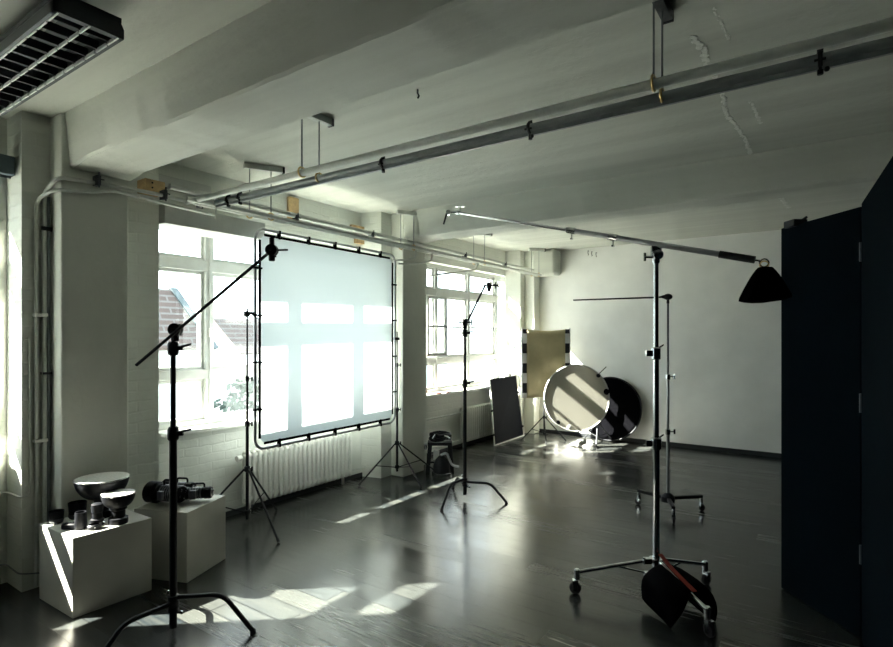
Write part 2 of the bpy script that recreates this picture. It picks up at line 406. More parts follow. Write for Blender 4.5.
# peeling plaster seam across the ceiling
def seam(pts, w, name, parent):
    m = MB()
    for a, b in zip(pts[:-1], pts[1:]):
        a, b = Vector(a), Vector(b); L = (b - a).length; n = int(L / .009)
        for k in range(n):
            p = a + (b - a) * (k + random.random()) / n
            s = w * (.3 + random.random())
            p += Vector(((random.random() - .5) * w * .9, 0, 0))
            m.ball(p, s * .5, 6, sc=(1, 1.5, .45))
    return m.build(name, M['peel'], parent)
M['peel'] = simple('flaking paint', (.80, .81, .76), .8, 0, .1, 60, .3, 80)
seam([(-.525, 2.8, CZ), (-.50, 2.95, CZ), (-.515, 3.14, CZ)], .028, 'flaking_paint', ceiling)
seam([(-.505, 3.29, CZ), (-.50, 3.5, CZ), (-.525, 3.9, CZ), (-.484, 4.41, CZ), (-.486, 4.85, CZ)], .024, 'flaking_paint', ceiling)
seam([(-.38, 3.75, CZ), (-.36, 4.2, CZ)], .018, 'flaking_paint', ceiling)
seam([(-.44, 5.35, CZ), (-.40, 6.4, CZ), (-.34, 7.1, CZ)], .03, 'flaking_paint', ceiling)
seam([(-.40, 2.6, CZ), (-.38, 2.95, CZ)], .014, 'flaking_paint', ceiling)

# skirting
sk = MB(); 
for (a, b) in BAYS: sk.box((-4.40, max(YR, a), 0), (-4.385, b, .045))
struct(sk.build('baseboard_left', M['base_black'], smooth=False))
struct(MB().box((-3.97, YB - .018, 0), (XR, YB, .06)).build('baseboard_back', M['base_black'], smooth=False))

# windows ----------------------------------------------------------
def window(idx, y0, y1, mull, bars):
    x0, x1 = -4.64, -4.52
    fr = MB()
    fr.box((x0, y0, .80), (x1, y1, .87)); fr.box((x0, y0, 2.57), (x1, y1, 2.62))
    fr.box((x0, y0, .87), (x1, y0 + .06, 2.57)); fr.box((x0, y1 - .06, .87), (x1, y1, 2.57))
    fr.box((x0, y0 + .06, 1.235), (x1, y1 - .06, 1.315)); fr.box((x0, y0 + .06, 2.18), (x1, y1 - .06, 2.275))
    for y in mull:
        fr.box((x0 + .01, y - .035, .87), (x1 + .008, y + .035, 1.235)); fr.box((x0 + .01, y - .035, 1.315), (x1 + .008, y + .035, 2.18))
        fr.box((x0 + .01, y - .035, 2.275), (x1 + .008, y + .035, 2.57))
        fr.box((x1 + .008, y - .006, .90), (x1 + .016, y + .006, 2.5))
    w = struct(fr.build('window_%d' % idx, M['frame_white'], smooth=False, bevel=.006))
    ed = [y0 + .06] + mull + [y1 - .06]; rows = [(.87, 1.235), (1.315, 2.18), (2.275, 2.57)]
    for a, b in zip(ed[:-1], ed[1:]):
        if b - a < .1: continue
        for (z0, z1) in rows:
            a2 = a + (0 if a == ed[0] else .035); b2 = b - (0 if b == ed[-1] else .035)
            s = MB(); t = .028; X0, X1 = -4.60, -4.545
            s.box((X0, a2, z0), (X1, b2, z0 + t)); s.box((X0, a2, z1 - t), (X1, b2, z1)); s.box((X0, a2, z0 + t), (X1, a2 + t, z1 - t)); s.box((X0, b2 - t, z0 + t), (X1, b2, z1 - t))
            if bars and z0 > 1.3 and z1 < 2.2: s.box((-4.585, a2 + t, 1.735), (-4.56, b2 - t, 1.76))
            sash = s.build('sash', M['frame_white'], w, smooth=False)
            MB().box((-4.575, a2 + t - .003, z0 + t - .003), (-4.571, b2 - t + .003, z1 - t + .003)).build('pane', M['glass'], sash, smooth=False)
    for y in mull:
        h = MB().box((-4.515, y - .008, 1.60), (-4.50, y + .008, 1.68)).tube([(-4.50, y, 1.66), (-4.475, y, 1.66), (-4.475, y, 1.57)], .006, 6)
        h.build('handle', M['white_enamel'], w)
    sl = MB().box((-4.52, y0 + .0, .795), (-4.385, y1, .83)); sl.prism([(-4.385, y0 + .02, .80), (-4.31, y0 + .02, .80), (-4.31, y0 + .02, .83), (-4.385, y0 + .02, .83)], (0, (y1 - y0) - .04, 0))
    sl.build('sill', M['white_enamel'], w, smooth=False, bevel=.004)
    return w
window(1, .20, 1.28, [.88], False)
window(2, 2.30, 4.95, [2.82, 3.67, 4.50], False)
wn3 = window(3, 5.68, 8.42, [6.28, 7.13, 7.98], True)

# open inner casement of the far window
c = MB(); A = Vector((-4.50, 6.02, 0)); Bp = Vector((-4.43, 6.40, 0)); d = (Bp - A).normalized(); nn = Vector((-d.y, d.x, 0)) * .018
def cas(p, q, z0, z1): c.obox((p + q) / 2 + UP * (z0 + z1) / 2, (q - p) / 2, nn, UP * (z1 - z0) / 2)
cas(A, A + d * .04, 1.34, 2.17); cas(Bp - d * .04, Bp, 1.34, 2.17); cas(A, Bp, 1.34, 1.38); cas(A, Bp, 2.13, 2.17); cas(A, Bp, 1.735, 1.76)
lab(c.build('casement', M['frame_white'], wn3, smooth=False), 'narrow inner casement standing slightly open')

# ================================================================ OUTSIDE
struct(MB().box((-70, -50, -9.2), (-4.9, 80, -9)).build('ground', M['ground'], smooth=False))
def house(name, label, ya, yb, xa, xb, eave, ridge, gable_side, z0=-9):
    """house with its ridge along Y; the gable end faces +Y"""
    t = thing(name, label, 'building', ((xa + xb) / 2, (ya + yb) / 2, z0))
    xm = (xa + xb) / 2
    MB().box((xa, ya, z0), (xb, yb, eave)).build('wall', M['house_wall'], t, smooth=False)
    MB().prism([(xa, ya, eave), (xb, ya, eave), (xm, ya, ridge - .1)], (0, yb - ya, 0)).build('gable', M['house_wall'], t, smooth=False)
    for s, xe in ((1, xb + .4), (-1, xa - .4)):
        sl = Vector((xe, 0, eave - .25)); rd = Vector((xm, 0, ridge)); n_ = Vector((0, 0, .18))
        MB().prism([(xe, ya - .3, eave - .3), (xm, ya - .3, ridge), (xm, ya - .3, ridge + .18), (xe, ya - .3, eave - .12)], (0, yb - ya + .6, 0)).build('roof', M['tiles'], t, smooth=False)
    return t
# roof slope seen side-on through the second window: slope falls towards +Y (ridge along X)
def house_x(name, label, xa, xb, ym, half, eave, ridge, z0=-9):
    t = thing(name, label, 'building', ((xa + xb) / 2, ym, z0))
    MB().box((xa, ym - half, z0), (xb, ym + half, eave)).build('wall', M['house_wall'], t, smooth=False)
    MB().prism([(xb - .02, ym - half, eave), (xb - .02, ym + half, eave), (xb - .02, ym, ridge)], (xa - xb + .04, 0, 0)).build('gable', M['house_wall'], t, smooth=False)
    for s in (-1, 1):
        MB().prism([(xb + .3, ym, ridge), (xb + .3, ym + s * (half + .3), eave - .2), (xb + .3, ym + s * (half + .3), eave - .02), (xb + .3, ym, ridge + .2)], (xa - xb - .6, 0, 0)).build('roof', M['tiles'], t, smooth=False)
        MB().prism([(xb + .36, ym, ridge - .05), (xb + .36, ym + s * (half + .34), eave - .3), (xb + .36, ym + s * (half + .34), eave + .1), (xb + .36, ym, ridge + .32)], (-.08, 0, 0)).build('bargeboard', M['bargeboard'], t, smooth=False)
    return t
# neighbour 1: broad tiled slope facing us that ends in a raking verge
t = thing('house', 'pale house outside the middle window with tiled roof and light blue verge', 'building', (-21, 7.5, -9))
MB().box((-23, 2.5, -9), (-19.0, 12.1, 1.2)).build('wall', M['house_wall'], t, smooth=False)
MB().prism([(-18.7, 2.5, 1.22), (-18.7, 11.80, 1.22), (-19.9, 10.88, 3.35), (-19.9, 2.5, 3.35)], (-.25, 0, -.1)).build('roof', M['tiles'], t, smooth=False)
MB().prism([(-18.65, 11.79, 1.2), (-18.65, 12.06, 1.2), (-19.85, 11.12, 3.42), (-19.85, 10.85, 3.42)], (-.3, 0, -.1)).build('bargeboard', M['bargeboard'], t, smooth=False)
MB().box((-19.0, 9.0, -.6), (-18.95, 9.6, .5)).build('window', M['grey_plastic'], t, smooth=False)
t = thing('house', 'further pale house with a hipped tiled roof left of the diffusion screen', 'building', (-24, 18, -9))
MB().box((-27, 14.0, -9), (-22.5, 21, .9)).build('wall', M['house_wall'], t, smooth=False)
MB().prism([(-22.3, 15.5, .85), (-22.3, 21, .85), (-23.8, 21, 2.5), (-23.8, 15.0, 2.5)], (-.25, 0, -.1)).build('roof', M['tiles'], t, smooth=False)
t = thing('tree', 'pale green treetop outside the middle window beside the screen', 'tree', (-16.2, 11.9, -9))
MB().tube([(-16.2, 11.9, -9), (-16.1, 11.9, -4), (-16.2, 11.8, -1.5)], [.28, .2, .12], 8).build('trunk', M['bark'], t)
lv = MB()
for k in range(1500):
    a = random.random() * 6.28; b = random.random() ** .5; h = random.uniform(-4.2, .25)
    rr = 1.75 * math.sqrt(max(.05, 1 - ((h + 1.9) / 2.3) ** 2)) * b
    p = Vector((-16.2 + math.cos(a) * rr, 11.9 + math.sin(a) * rr * .9, h))
    u = Vector((random.gauss(0, 1), random.gauss(0, 1), random.gauss(0, 1))).normalized() * .13; w = u.orthogonal().normalized() * .09
    lv.add([p - u, p + w, p + u, p - w], [(0, 1, 2, 3)])
lv.build('foliage', M['leaves'], t, flat=True)

# ================================================================ RADIATORS
def radiator(label, y0, y1, z0, z1, x=-4.30):
    n = int(round((y1 - y0) / .058)); t = thing('radiator', label, 'radiator', (x, (y0 + y1) / 2, 0), 'white column radiators under the windows')
    dy = (y1 - y0) / n
    proto = None
    for k in range(n):
        y = y0 + dy * (k + .5)
        if proto is None:
            m = MB()
            for xx in (x - .035, x + .035):
                m.tube([(xx, y, z0 + .03), (xx, y, z1 - .03)], .017, 10)
            m.tube(bend([(x - .035, y, z1 - .04), (x - .035, y, z1), (x + .035, y, z1), (x + .035, y, z1 - .04)], .03), .017, 10)
            m.tube(bend([(x - .035, y, z0 + .04), (x - .035, y, z0), (x + .035, y, z0), (x + .035, y, z0 + .04)], .03), .017, 10)
            m.tube([(x + .012, y - dy / 2, z0 + .035), (x + .012, y + dy / 2, z0 + .035)], .021, 8)
            m.tube([(x + .012, y - dy / 2, z1 - .035), (x + .012, y + dy / 2, z1 - .035)], .018, 8)
            proto = m.build('section', M['white_enamel'], t)
        else:
            o = proto.copy(); COL.objects.link(o); o.parent = t; o.location = (0, dy * k, 0)
    return t
ra = radiator('long white column radiator below the diffusion screen', 3.02, 4.36, .10, .56)
MB().lathe((-4.30, 3.0, .52), (0, -1, 0), [(.018, 0), (.026, .01), (.026, .05), (.012, .055)]).build('valve', M['white_enamel'], ra)
MB().tube([(-4.30, 4.37, .13), (-4.30, 4.60, .13)], .010, 8).build('supply_pipe', M['pipe_white'], ra)
for y in (3.1, 4.28): MB().tube([(-4.33, y, 0), (-4.33, y, .1)], .015).build('foot', M['white_enamel'], ra)
rb = radiator('white column radiator under the far window behind the leaning black panel', 6.60, 7.95, .10, .57)
MB().tube(bend([(-4.30, 6.60, .52), (-4.30, 6.45, .52), (-4.30, 6.20, .52), (-4.30, 5.62, .52)], .04), .012, 8).build('supply_pipe', M['pipe_white'], rb)
MB().tube([(-4.30, 6.60, .13), (-4.30, 5.62, .13)], .012, 8).build('return_pipe', M['pipe_white'], rb)
for y in (6.7, 7.85): MB().tube([(-4.33, y, 0), (-4.33, y, .1)], .015).build('foot', M['white_enamel'], rb)

# ================================================================ CONDUITS AND CEILING RAILS
G = 'white conduits along the window wall'
def conduit(label, pts, r, mat, group=None, name='conduit', rad=.08):
    return tag(MB().tube(bend(pts, rad), r, 10).build(name, mat), label, 'pipe', group)
conduit('white conduit rising left of the first column, outermost of three, bending along the wall',
        [(-4.13, 1.39, .02), (-4.13, 1.39, 2.47), (-3.95, 1.42, 2.52), (-3.94, 1.62, 2.535), (-3.935, 1.75, 2.585), (-3.935, 2.2, 2.56), (-3.935, 2.5, 2.555)], .011, M['pipe_white'], rad=.07)
conduit('white conduit rising beside the first column, middle of three, joining the wall run',
        [(-4.12, 1.43, .02), (-4.12, 1.43, 2.52), (-3.945, 1.44, 2.60), (-3.93, 2.0, 2.62), (-3.93, 2.50, 2.61), (-3.80, 2.55, 2.61), (-3.76, 2.41, 2.63)], .013, M['pipe_white'], rad=.06)
conduit('dark grey conduit rising beside the first column, nearest to it', [(-4.12, 1.455, .02), (-4.12, 1.455, 2.5)], .010, M['pipe_grey'])
conduit('upper white pipe running along the window wall below the ceiling', [(-3.94, 2.15, 2.70), (-3.94, 4.0, 2.69), (-3.94, 8.18, 2.69)], .022, M['pipe_white'])
conduit('thin white conduit running the window wall, innermost of the hung pair', [(-3.88, 2.3, 2.60), (-3.88, 8.18, 2.60)], .016, M['pipe_white'])
conduit('white conduit running the window wall, outermost of the hung pair', [(-3.80, 2.2, 2.60), (-3.80, 8.18, 2.60)], .018, M['pipe_white'])
conduit('small white pipe bend dropping to the middle pier, nearer one', [(-3.80, 4.88, 2.60), (-3.80, 4.90, 2.50), (-3.86, 4.80, 2.46), (-3.94, 4.65, 2.45)], .010, M['pipe_white'], rad=.05)
conduit('small white pipe bend dropping to the middle pier, farther one', [(-3.80, 5.20, 2.60), (-3.80, 5.20, 2.49), (-3.86, 5.05, 2.45), (-3.94, 4.75, 2.42)], .010, M['pipe_white'], rad=.05)
conduit('white pipe bend crossing the top of the far window', [(-3.80, 6.22, 2.60), (-3.80, 6.20, 2.49), (-3.95, 5.95, 2.44), (-4.16, 5.62, 2.38)], .012, M['pipe_white'], rad=.08)
conduit('thin white cable pipe on the dark wall below the near window sill', [(-4.385, .2, .60), (-4.385, 1.305, .60), (-4.138, 1.305, .60), (-4.138, 1.355, .60), (-4.138, 1.36, .70), (-4.138, 1.36, 1.6)], .007, M['pipe_white'], rad=.06)
conduit('thin grey cable low on the dark wall beside the front plinth', [(-4.385, .2, .13), (-4.385, 1.305, .13), (-4.14, 1.305, .12), (-4.10, 1.42, .10)], .005, M['pipe_grey'], rad=.04)
# saddles on the rising conduits
def clip(label, p, q, mat, cat='pipe clip'):
    return tag(MB().obox((Vector(p) + Vector(q)) / 2, (Vector(q) - Vector(p)) / 2, (0.012, 0, 0), (0, 0, .010)).build('pipe_clip', mat, bevel=.002), label, cat)
for z, l in ((1.73, 'upper'), (.93, 'lower')):
    tag(MB().box((-4.15, 1.375, z), (-4.105, 1.448, z + .022)).build('pipe_clip', M['white_enamel'], bevel=.004), '%s white clip holding two rising conduits' % l, 'pipe clip')
tag(MB().box((-4.15, 1.44, 2.28), (-4.10, 1.475, 2.30)).box((-4.11, 1.41, 2.28), (-4.10, 1.475, 2.305)).build('pipe_clip', M['black_metal']), 'black clip on the rising conduits near their top bend', 'pipe clip')
tag(MB().box((-4.15, 1.42, 1.36), (-4.105, 1.47, 1.375)).build('pipe_clip', M['black_metal']), 'black clip at middle height on the rising conduits', 'pipe clip')
# black clamps on the horizontal run
for i, (y, z) in enumerate(((1.66, 2.62), (2.10, 2.62), (2.38, 2.62), (3.30, 2.66), (4.30, 2.66), (6.1, 2.66), (7.2, 2.66))):
    m = MB().box((-3.965, y - .012, z - .03), (-3.90, y + .012, z + .035)).tube([(-3.90, y, z - .045), (-3.90, y, z + .055)], .006, 6).tube([(-3.90, y - .03, z + .01), (-3.90, y + .03, z + .01)], .005, 6)
    tag(m.build('pipe_clamp', M['dark_steel']), ['black clamp on the conduit over the first column', 'black clamp on the conduit beside the wooden block', 'black clamp on the conduit where the ceiling rails start',
        'clamp on the wall conduits above the screen left half', 'clamp on the wall conduits above the screen right half', 'clamp on the wall conduits at the far window left end', 'clamp on the wall conduits at the far window right end'][i], 'clamp')
# ceiling rails
ra1 = thing('ceiling_rail', 'light grey ceiling rail of the crossing pair, nearer the camera', 'rail', (-3.8, 2.28, 2.61), 'crossing ceiling rails')
MB().tube([(-3.92, 2.28, 2.61), (XR, 2.28, 2.61)], .021, 12).build('tube', M['pipe_white'], ra1)
MB().lathe((-3.92, 2.28, 2.61), (-1, 0, 0), [(.023, 0), (.023, .012), (.008, .014)]).build('end_cap', M['pipe_white'], ra1)
ra2 = thing('ceiling_rail', 'dark grey ceiling rail of the crossing pair, farther from the camera', 'rail', (-3.8, 2.42, 2.61), 'crossing ceiling rails')
MB().tube([(-3.78, 2.42, 2.61), (XR, 2.42, 2.61)], .021, 12).box((-3.78, 2.412, 2.572), (XR, 2.428, 2.60)).build('tube', M['pipe_grey'], ra2)
MB().tube(bend([(-3.78, 2.42, 2.60), (-3.79, 2.42, 2.50), (-3.79, 2.42, 2.49)], .02), .007, 6).build('hook', M['pipe_white'], ra2)
for i, x in enumerate((-3.62, -3.48, -2.12, -1.18, -.02)):
    m = MB().tube([(x, 2.42, 2.555), (x, 2.42, 2.665)], .010, 8).tube([(x - .018, 2.395, 2.60), (x + .018, 2.395, 2.60)], .005, 6).ball((x + .02, 2.395, 2.56), .010, 8)
    m.tube([(x + .018 * 0, 2.42 + .027 * math.cos(a), 2.61 + .027 * math.sin(a)) for a in [k * math.pi / 6 for k in range(12)]], .008, 6, closed=True)
    tag(m.build('rail_clamp', M['black_metal']), ['black clamp on the dark ceiling rail at its window end', 'second black clamp from the window end of the dark ceiling rail',
        'black clamp on the dark ceiling rail right of the long hanger rods', 'black clamp on the dark ceiling rail above the big boom arm', 'black clamp on the dark ceiling rail right of the flaking paint'][i], 'clamp')
def hanger(label, pa, pb, ztop, zbot, mat_bar):
    """pa, pb: xy of the two rods"""
    a, b = Vector((*pa, 0)), Vector((*pb, 0)); d = (b - a).normalized()
    t = thing('rail_hanger', label, 'hanger', ((a + b) / 2) + UP * ztop, 'ceiling hangers of the rails and conduits')
    MB().obox((a + b) / 2 + d * .03 + UP * (ztop - .0), d * ((b - a).length / 2 + .075), Vector((-d.y, d.x, 0)) * .022, UP * .022).build('bracket', mat_bar, t, bevel=.002)
    MB().obox(b + d * .10 + UP * ztop, d * .008, Vector((-d.y, d.x, 0)) * .023, UP * .024).build('end_plate', M['black_metal'], t)
    for p in (a, b):
        MB().tube([p + UP * (ztop - .02), p + UP * zbot], .0045, 6).build('rod', M['pipe_grey'], t)
        MB().tube([p + UP * zbot + Vector((0, .030 * math.cos(q), .0 + .030 * math.sin(q) - .0)) for q in [k * math.pi / 6 for k in range(12)]], .006, 6, closed=True).build('clamp', M['brass'], t)
    return t
hanger('long pair of rods carrying both ceiling rails near the window side', (-2.66, 2.28), (-2.66, 2.42), 2.995, 2.615, M['pipe_white'])
hanger('pair of rods carrying both ceiling rails at the top edge near the flaking paint', (-.57, 2.28), (-.57, 2.42), 2.995, 2.615, M['dark_steel'])
hanger('pair of rods carrying the wall conduits left above the diffusion screen', (-3.88, 2.78), (-3.80, 2.93), 2.995, 2.60, M['pipe_white'])
hanger('pair of rods carrying the wall conduits at the middle pier', (-3.88, 4.72), (-3.80, 4.85), 2.98, 2.60, M['pipe_white'])
hanger('pair of rods carrying the wall conduits over the far window', (-3.88, 6.25), (-3.80, 6.40), 2.995, 2.60, M['pipe_white'])
hanger('pair of rods carrying the wall conduits at the back wall corner', (-3.88, 8.00), (-3.80, 8.10), 2.995, 2.60, M['pipe_white'])

# wooden blocks
wb = tag(MB().box((-4.15, 2.02, 2.65), (-4.03, 2.165, 2.745)).build('wooden_block', M['wood'], bevel=.004), 'brown wooden block with bolt holes beside the first column under the beam', 'block')
for z in (2.72, 2.685): MB().ball((-4.028, 2.07, z), .007, 8).build('bolt', M['black_metal'], wb)
tag(MB().box((-4.40, 3.58, 2.72), (-4.36, 3.70, 2.99)).build('wooden_board', M['wood'], bevel=.003), 'upright pale wooden board above the screen top edge', 'board')
tag(MB().box((-4.40, 4.45, 2.80), (-4.36, 4.68, 2.86)).box((-4.40, 4.52, 2.66), (-4.36, 4.68, 2.74)).build('wooden_board', M['wood'], bevel=.003), 'small pieces of pale board on the wall left of the middle pier', 'board')
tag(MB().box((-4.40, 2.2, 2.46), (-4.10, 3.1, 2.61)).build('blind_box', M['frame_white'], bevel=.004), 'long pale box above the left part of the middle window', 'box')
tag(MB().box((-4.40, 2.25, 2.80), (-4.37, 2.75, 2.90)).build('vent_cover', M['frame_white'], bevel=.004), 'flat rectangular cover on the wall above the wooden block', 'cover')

# roller blind of the near window
t = thing('roller_blind', 'rolled blue grey blind in its housing above the near left window', 'blind', (-4.27, .7, 2.6))
MB().box((-4.32, .10, 2.62), (-4.22, 1.31, 2.74)).build('housing', M['blind'], t, bevel=.006)
MB().tube([(-4.27, .10, 2.615), (-4.27, 1.30, 2.615)], .009, 8).build('bottom_bar', M['dark_steel'], t)

# wall sockets
t = thing('socket_strip', 'grey triple wall socket low on the middle pier', 'socket', (-4.14, 5.33, .24))
MB().box((-4.15, 5.29, .19), (-4.11, 5.52, .27)).build('housing', M['grey_plastic'], t, bevel=.005)
for k in range(3): MB().lathe((-4.112, 5.33 + .075 * k, .23), (1, 0, 0), [(.028, 0), (.028, .012), (.02, .008), (.001, .004)], 14).build('outlet', M['dark_steel'], t)

# ceiling lamp
t = thing('ceiling_light', 'dark louvred fluorescent ceiling light in the upper left corner', 'lamp', (-3.2, 1.01, 2.86))
hb = MB(); xe = -2.45
hb.prism([(xe, .88, 2.86), (xe, 1.14, 2.86), (xe, 1.14, 2.90), (xe, 1.11, 2.945), (xe, .91, 2.945), (xe, .88, 2.90)], (-.03, 0, 0))
hb.prism([(xe, .88, 2.86), (xe, .895, 2.86), (xe, .895, 2.93), (xe, .88, 2.90)], (-1.6, 0, 0))
hb.prism([(xe, 1.125, 2.86), (xe, 1.14, 2.86), (xe, 1.14, 2.90), (xe, 1.125, 2.93)], (-1.6, 0, 0))
hb.box((xe - 1.6, .89, 2.925), (xe, 1.13, 2.945)); hb.box((xe - 1.6, .88, 2.86), (xe - 1.57, 1.14, 2.94))
hb.build('housing', M['lamp_body'], t, smooth=False)
for k in range(14):
    x = xe - .09 - k * .108
    MB().box((x, .896, 2.868), (x + .006, 1.124, 2.905)).build('louvre_blade', M['louvre'], t, smooth=False)
for y in (.896, 1.008, 1.116):
    sp = MB()
    for k in range(14):
        x = xe - .185 - k * .108 + .108; sp.box((x - .022, y, 2.857), (x + .070, y + .006, 2.872))
    sp.build('side_reflector', M['louvre_bright'], t, smooth=False)
for y in (.95, 1.07): MB().tube([(xe - .05, y, 2.912), (xe - 1.55, y, 2.912)], .008, 8).build('tube', M['white_plastic'], t)
MB().box((-2.75, .98, 2.94), (-2.70, 1.04, 3.02)).build('mount', M['lamp_body'], t, smooth=False)

# small hooks in ceiling and back wall
for i, (p, l) in enumerate([((-3.12, 8.46, 2.93), 'small black hook high on the back wall, leftmost of three'), ((-3.06, 8.46, 2.91), 'small black hook high on the back wall, middle of three'), ((-2.99, 8.46, 2.89), 'small black hook high on the back wall, rightmost of three'),
                            ((-1.42, 5.6, 2.95), 'tiny hook in the ceiling beyond the far beam, left'), ((-1.0, 5.9, 2.95), 'tiny hook in the ceiling beyond the far beam, right'), ((-1.93, 2.5, 3.0), 'short bolt in the ceiling right of the long hanger rods')]):
    q = Vector(p); top = Vector((q.x, 8.5, q.z + .04)) if i < 3 else Vector((q.x, q.y, CZ))
    tag(MB().tube([top, q + UP * (.04 if i < 3 else .0), q + UP * -.002, q + Vector((.010, 0, -.02)), q + Vector((.0, 0, -.032))], .005, 6).build('hook', M['black_metal']), l, 'hook')

# ================================================================ STAND BUILDERS
def knob(m, p, d, L=.035, r=.006, wing=.018):
    p = Vector(p); d = Vector(d).normalized(); e = p + d * L
    m.tube([p, e], r, 8); w = UP.cross(d).normalized() if abs(d.z) < .9 else Vector((1, 0, 0))
    m.obox(e, d * .006, w * .007, d.cross(w) * wing)
def grip_head(name, c, axis, parent, mat='black_metal', s=1.0):
    """round grip head: two discs on a short axle, a collar and a T handle"""
    c = Vector(c); a = Vector(axis).normalized(); m = MB()
    m.lathe(c - a * .02 * s, a, [(.026 * s, 0), (.030 * s, .004 * s), (.030 * s, .016 * s), (.024 * s, .020 * s), (.030 * s, .024 * s), (.030 * s, .036 * s), (.024 * s, .042 * s)], 18)
    m.tube([c - a * .05 * s, c + a * .05 * s], .007 * s, 8)
    w = a.orthogonal().normalized()
    m.tube([c + a * .055 * s - UP * .028 * s, c + a * .055 * s + UP * .028 * s], .006 * s, 8)
    m.lathe(c - UP * .055 * s, UP, [(.012 * s, 0), (.016 * s, .004), (.016 * s, .04 * s), (.010 * s, .05 * s)], 12)
    return m.build(name, M[mat], parent)

def tripod_stand(name, label, base, hub_z, top_z, foot_r, angles, mat='black_metal', r=.012, brace_z=.12, steps=(.55,), group=None, low_z=.08):
    b = Vector((base[0], base[1], 0)); t = thing(name, label, 'light stand', b, group)
    zs = [low_z] + [hub_z + (top_z - hub_z) * s for s in steps] + [top_z]
    c = MB(); rr = r
    for z0, z1 in zip(zs[:-1], zs[1:]):
        c.tube([b + UP * z0, b + UP * z1], rr, 12); rr *= .75
    c.build('column', M[mat], t)
    rr = r
    for z in [hub_z] + zs[1:-1]:
        m = MB().lathe(b + UP * (z - .025), UP, [(rr * 1.2, 0), (rr * 1.9, .006), (rr * 1.9, .044), (rr * 1.2, .05)], 14); knob(m, b + UP * z, RT, .04)
        m.build('collar', M[mat], t); rr *= .8
    MB().lathe(b + UP * (brace_z - .015), UP, [(r * 1.7, 0), (r * 1.9, .004), (r * 1.9, .03), (r * 1.2, .034)], 14).build('lower_collar', M[mat], t)
    for a in angles:
        d = Vector((math.cos(R(a)), math.sin(R(a)), 0)); foot = b + d * foot_r + UP * .012; top = b + d * r * 1.6 + UP * hub_z
        leg = MB().tube([top, foot], .0085, 8).build('leg', M[mat], t)
        MB().tube([foot + (top - foot) * .035, foot - (top - foot) * .005], .012, 8).build('rubber_foot', M['rubber'], leg)
        mid = top + (foot - top) * .55
        MB().tube([b + d * r * 1.6 + UP * brace_z, mid], .005, 6).build('brace', M[mat], leg)
    return t

def c_stand(label, base, angles, heads, r=.0175, L=.42, hub=.20, top=1.62, col='black_metal'):
    b = Vector((base[0], base[1], 0)); t = thing('c_stand', label, 'stand', b, 'black stands with bent turtle legs')
    z1, z2 = hub + (top - hub) * .62, top - .09
    MB().tube([b + UP * .045, b + UP * z1], r, 14).build('column', M[col], t)
    MB().tube([b + UP * z1, b + UP * z2], r * .74, 12).build('riser', M[col], t)
    MB().tube([b + UP * z2, b + UP * top], r * .55, 12).build('riser', M[col], t)
    for z in (z1, z2):
        m = MB().lathe(b + UP * (z - .05), UP, [(r * 1.05, 0), (r * 1.45, .01), (r * 1.45, .06), (r * 1.1, .075)], 14)
        m.obox(b + UP * (z - .01) + RT * .035, RT * .018, FW * .008, UP * .012); m.obox(b + UP * (z + .005) + RT * .07, RT * .026 + UP * .006, FW * .005, UP * .006)
        m.build('locking_collar', M[col], t)
    for i, a in enumerate(angles):
        d = Vector((math.cos(R(a)), math.sin(R(a)), 0)); h = hub - .03 * i
        pts = bend([b + d * r + UP * h, b + d * L * .62 + UP * (h + .01), b + d * L + UP * .012], .06)
        leg = MB().tube(pts, .0125, 10)
        leg.lathe(b + UP * (h - .014), UP, [(r * 1.02, 0), (r * 1.5, .003), (r * 1.5, .025), (r * 1.02, .028)], 14)
        leg = leg.build('leg', M[col], t)
        MB().lathe(b + d * L, UP, [(.015, 0), (.016, .004), (.014, .02)], 10).build('foot_cap', M['rubber'], leg)
    m = MB().tube([b + UP * (hub - .08) - RT * .0, b + UP * (hub - .08) + RT * .045], .005, 6).ball(b + UP * (hub - .08) + RT * .045, .010, 8).ball(b + UP * (hub + .03) - RT * .025, .010, 8).ball(b + UP * (hub - .04) - RT * .025, .008, 8)
    lab(m.build('leg_lock', M['chrome'], t), 'shiny locking screws at the leg hub')
    return t

# ---- near C-stand with long diagonal arm
b1 = (-2.88, 1.59)
cs = c_stand('tall black stand with bent legs in the left foreground, near the plinths', b1, [38, -86, 151], None, r=.0195, hub=.205, top=1.64)
grip_head('grip_head', (-2.875, 1.60, 1.64), FW, cs, s=1.15)
ar = thing('extension_boom', 'long thin black arm clamped diagonally on the left foreground stand', 'arm', (-2.88, 1.60, 1.63))
a0 = Vector((-3.03, 1.49, 1.45)) - FW * .035; a1 = Vector((-2.44, 1.90, 2.06)) - FW * .035
MB().tube([a0, a1], .0085, 10).build('rod', M['black_metal'], ar)
hd = grip_head('grip_head', a1 + Vector((0, 0, .0)), FW, ar, s=1.05)
MB().tube([a1 + UP * .03, a1 + UP * .065], .013, 10).tube([a1 + RT * .02, a1 + RT * .085 + UP * .002], .005, 8).build('t_handle', M['black_metal'], hd)

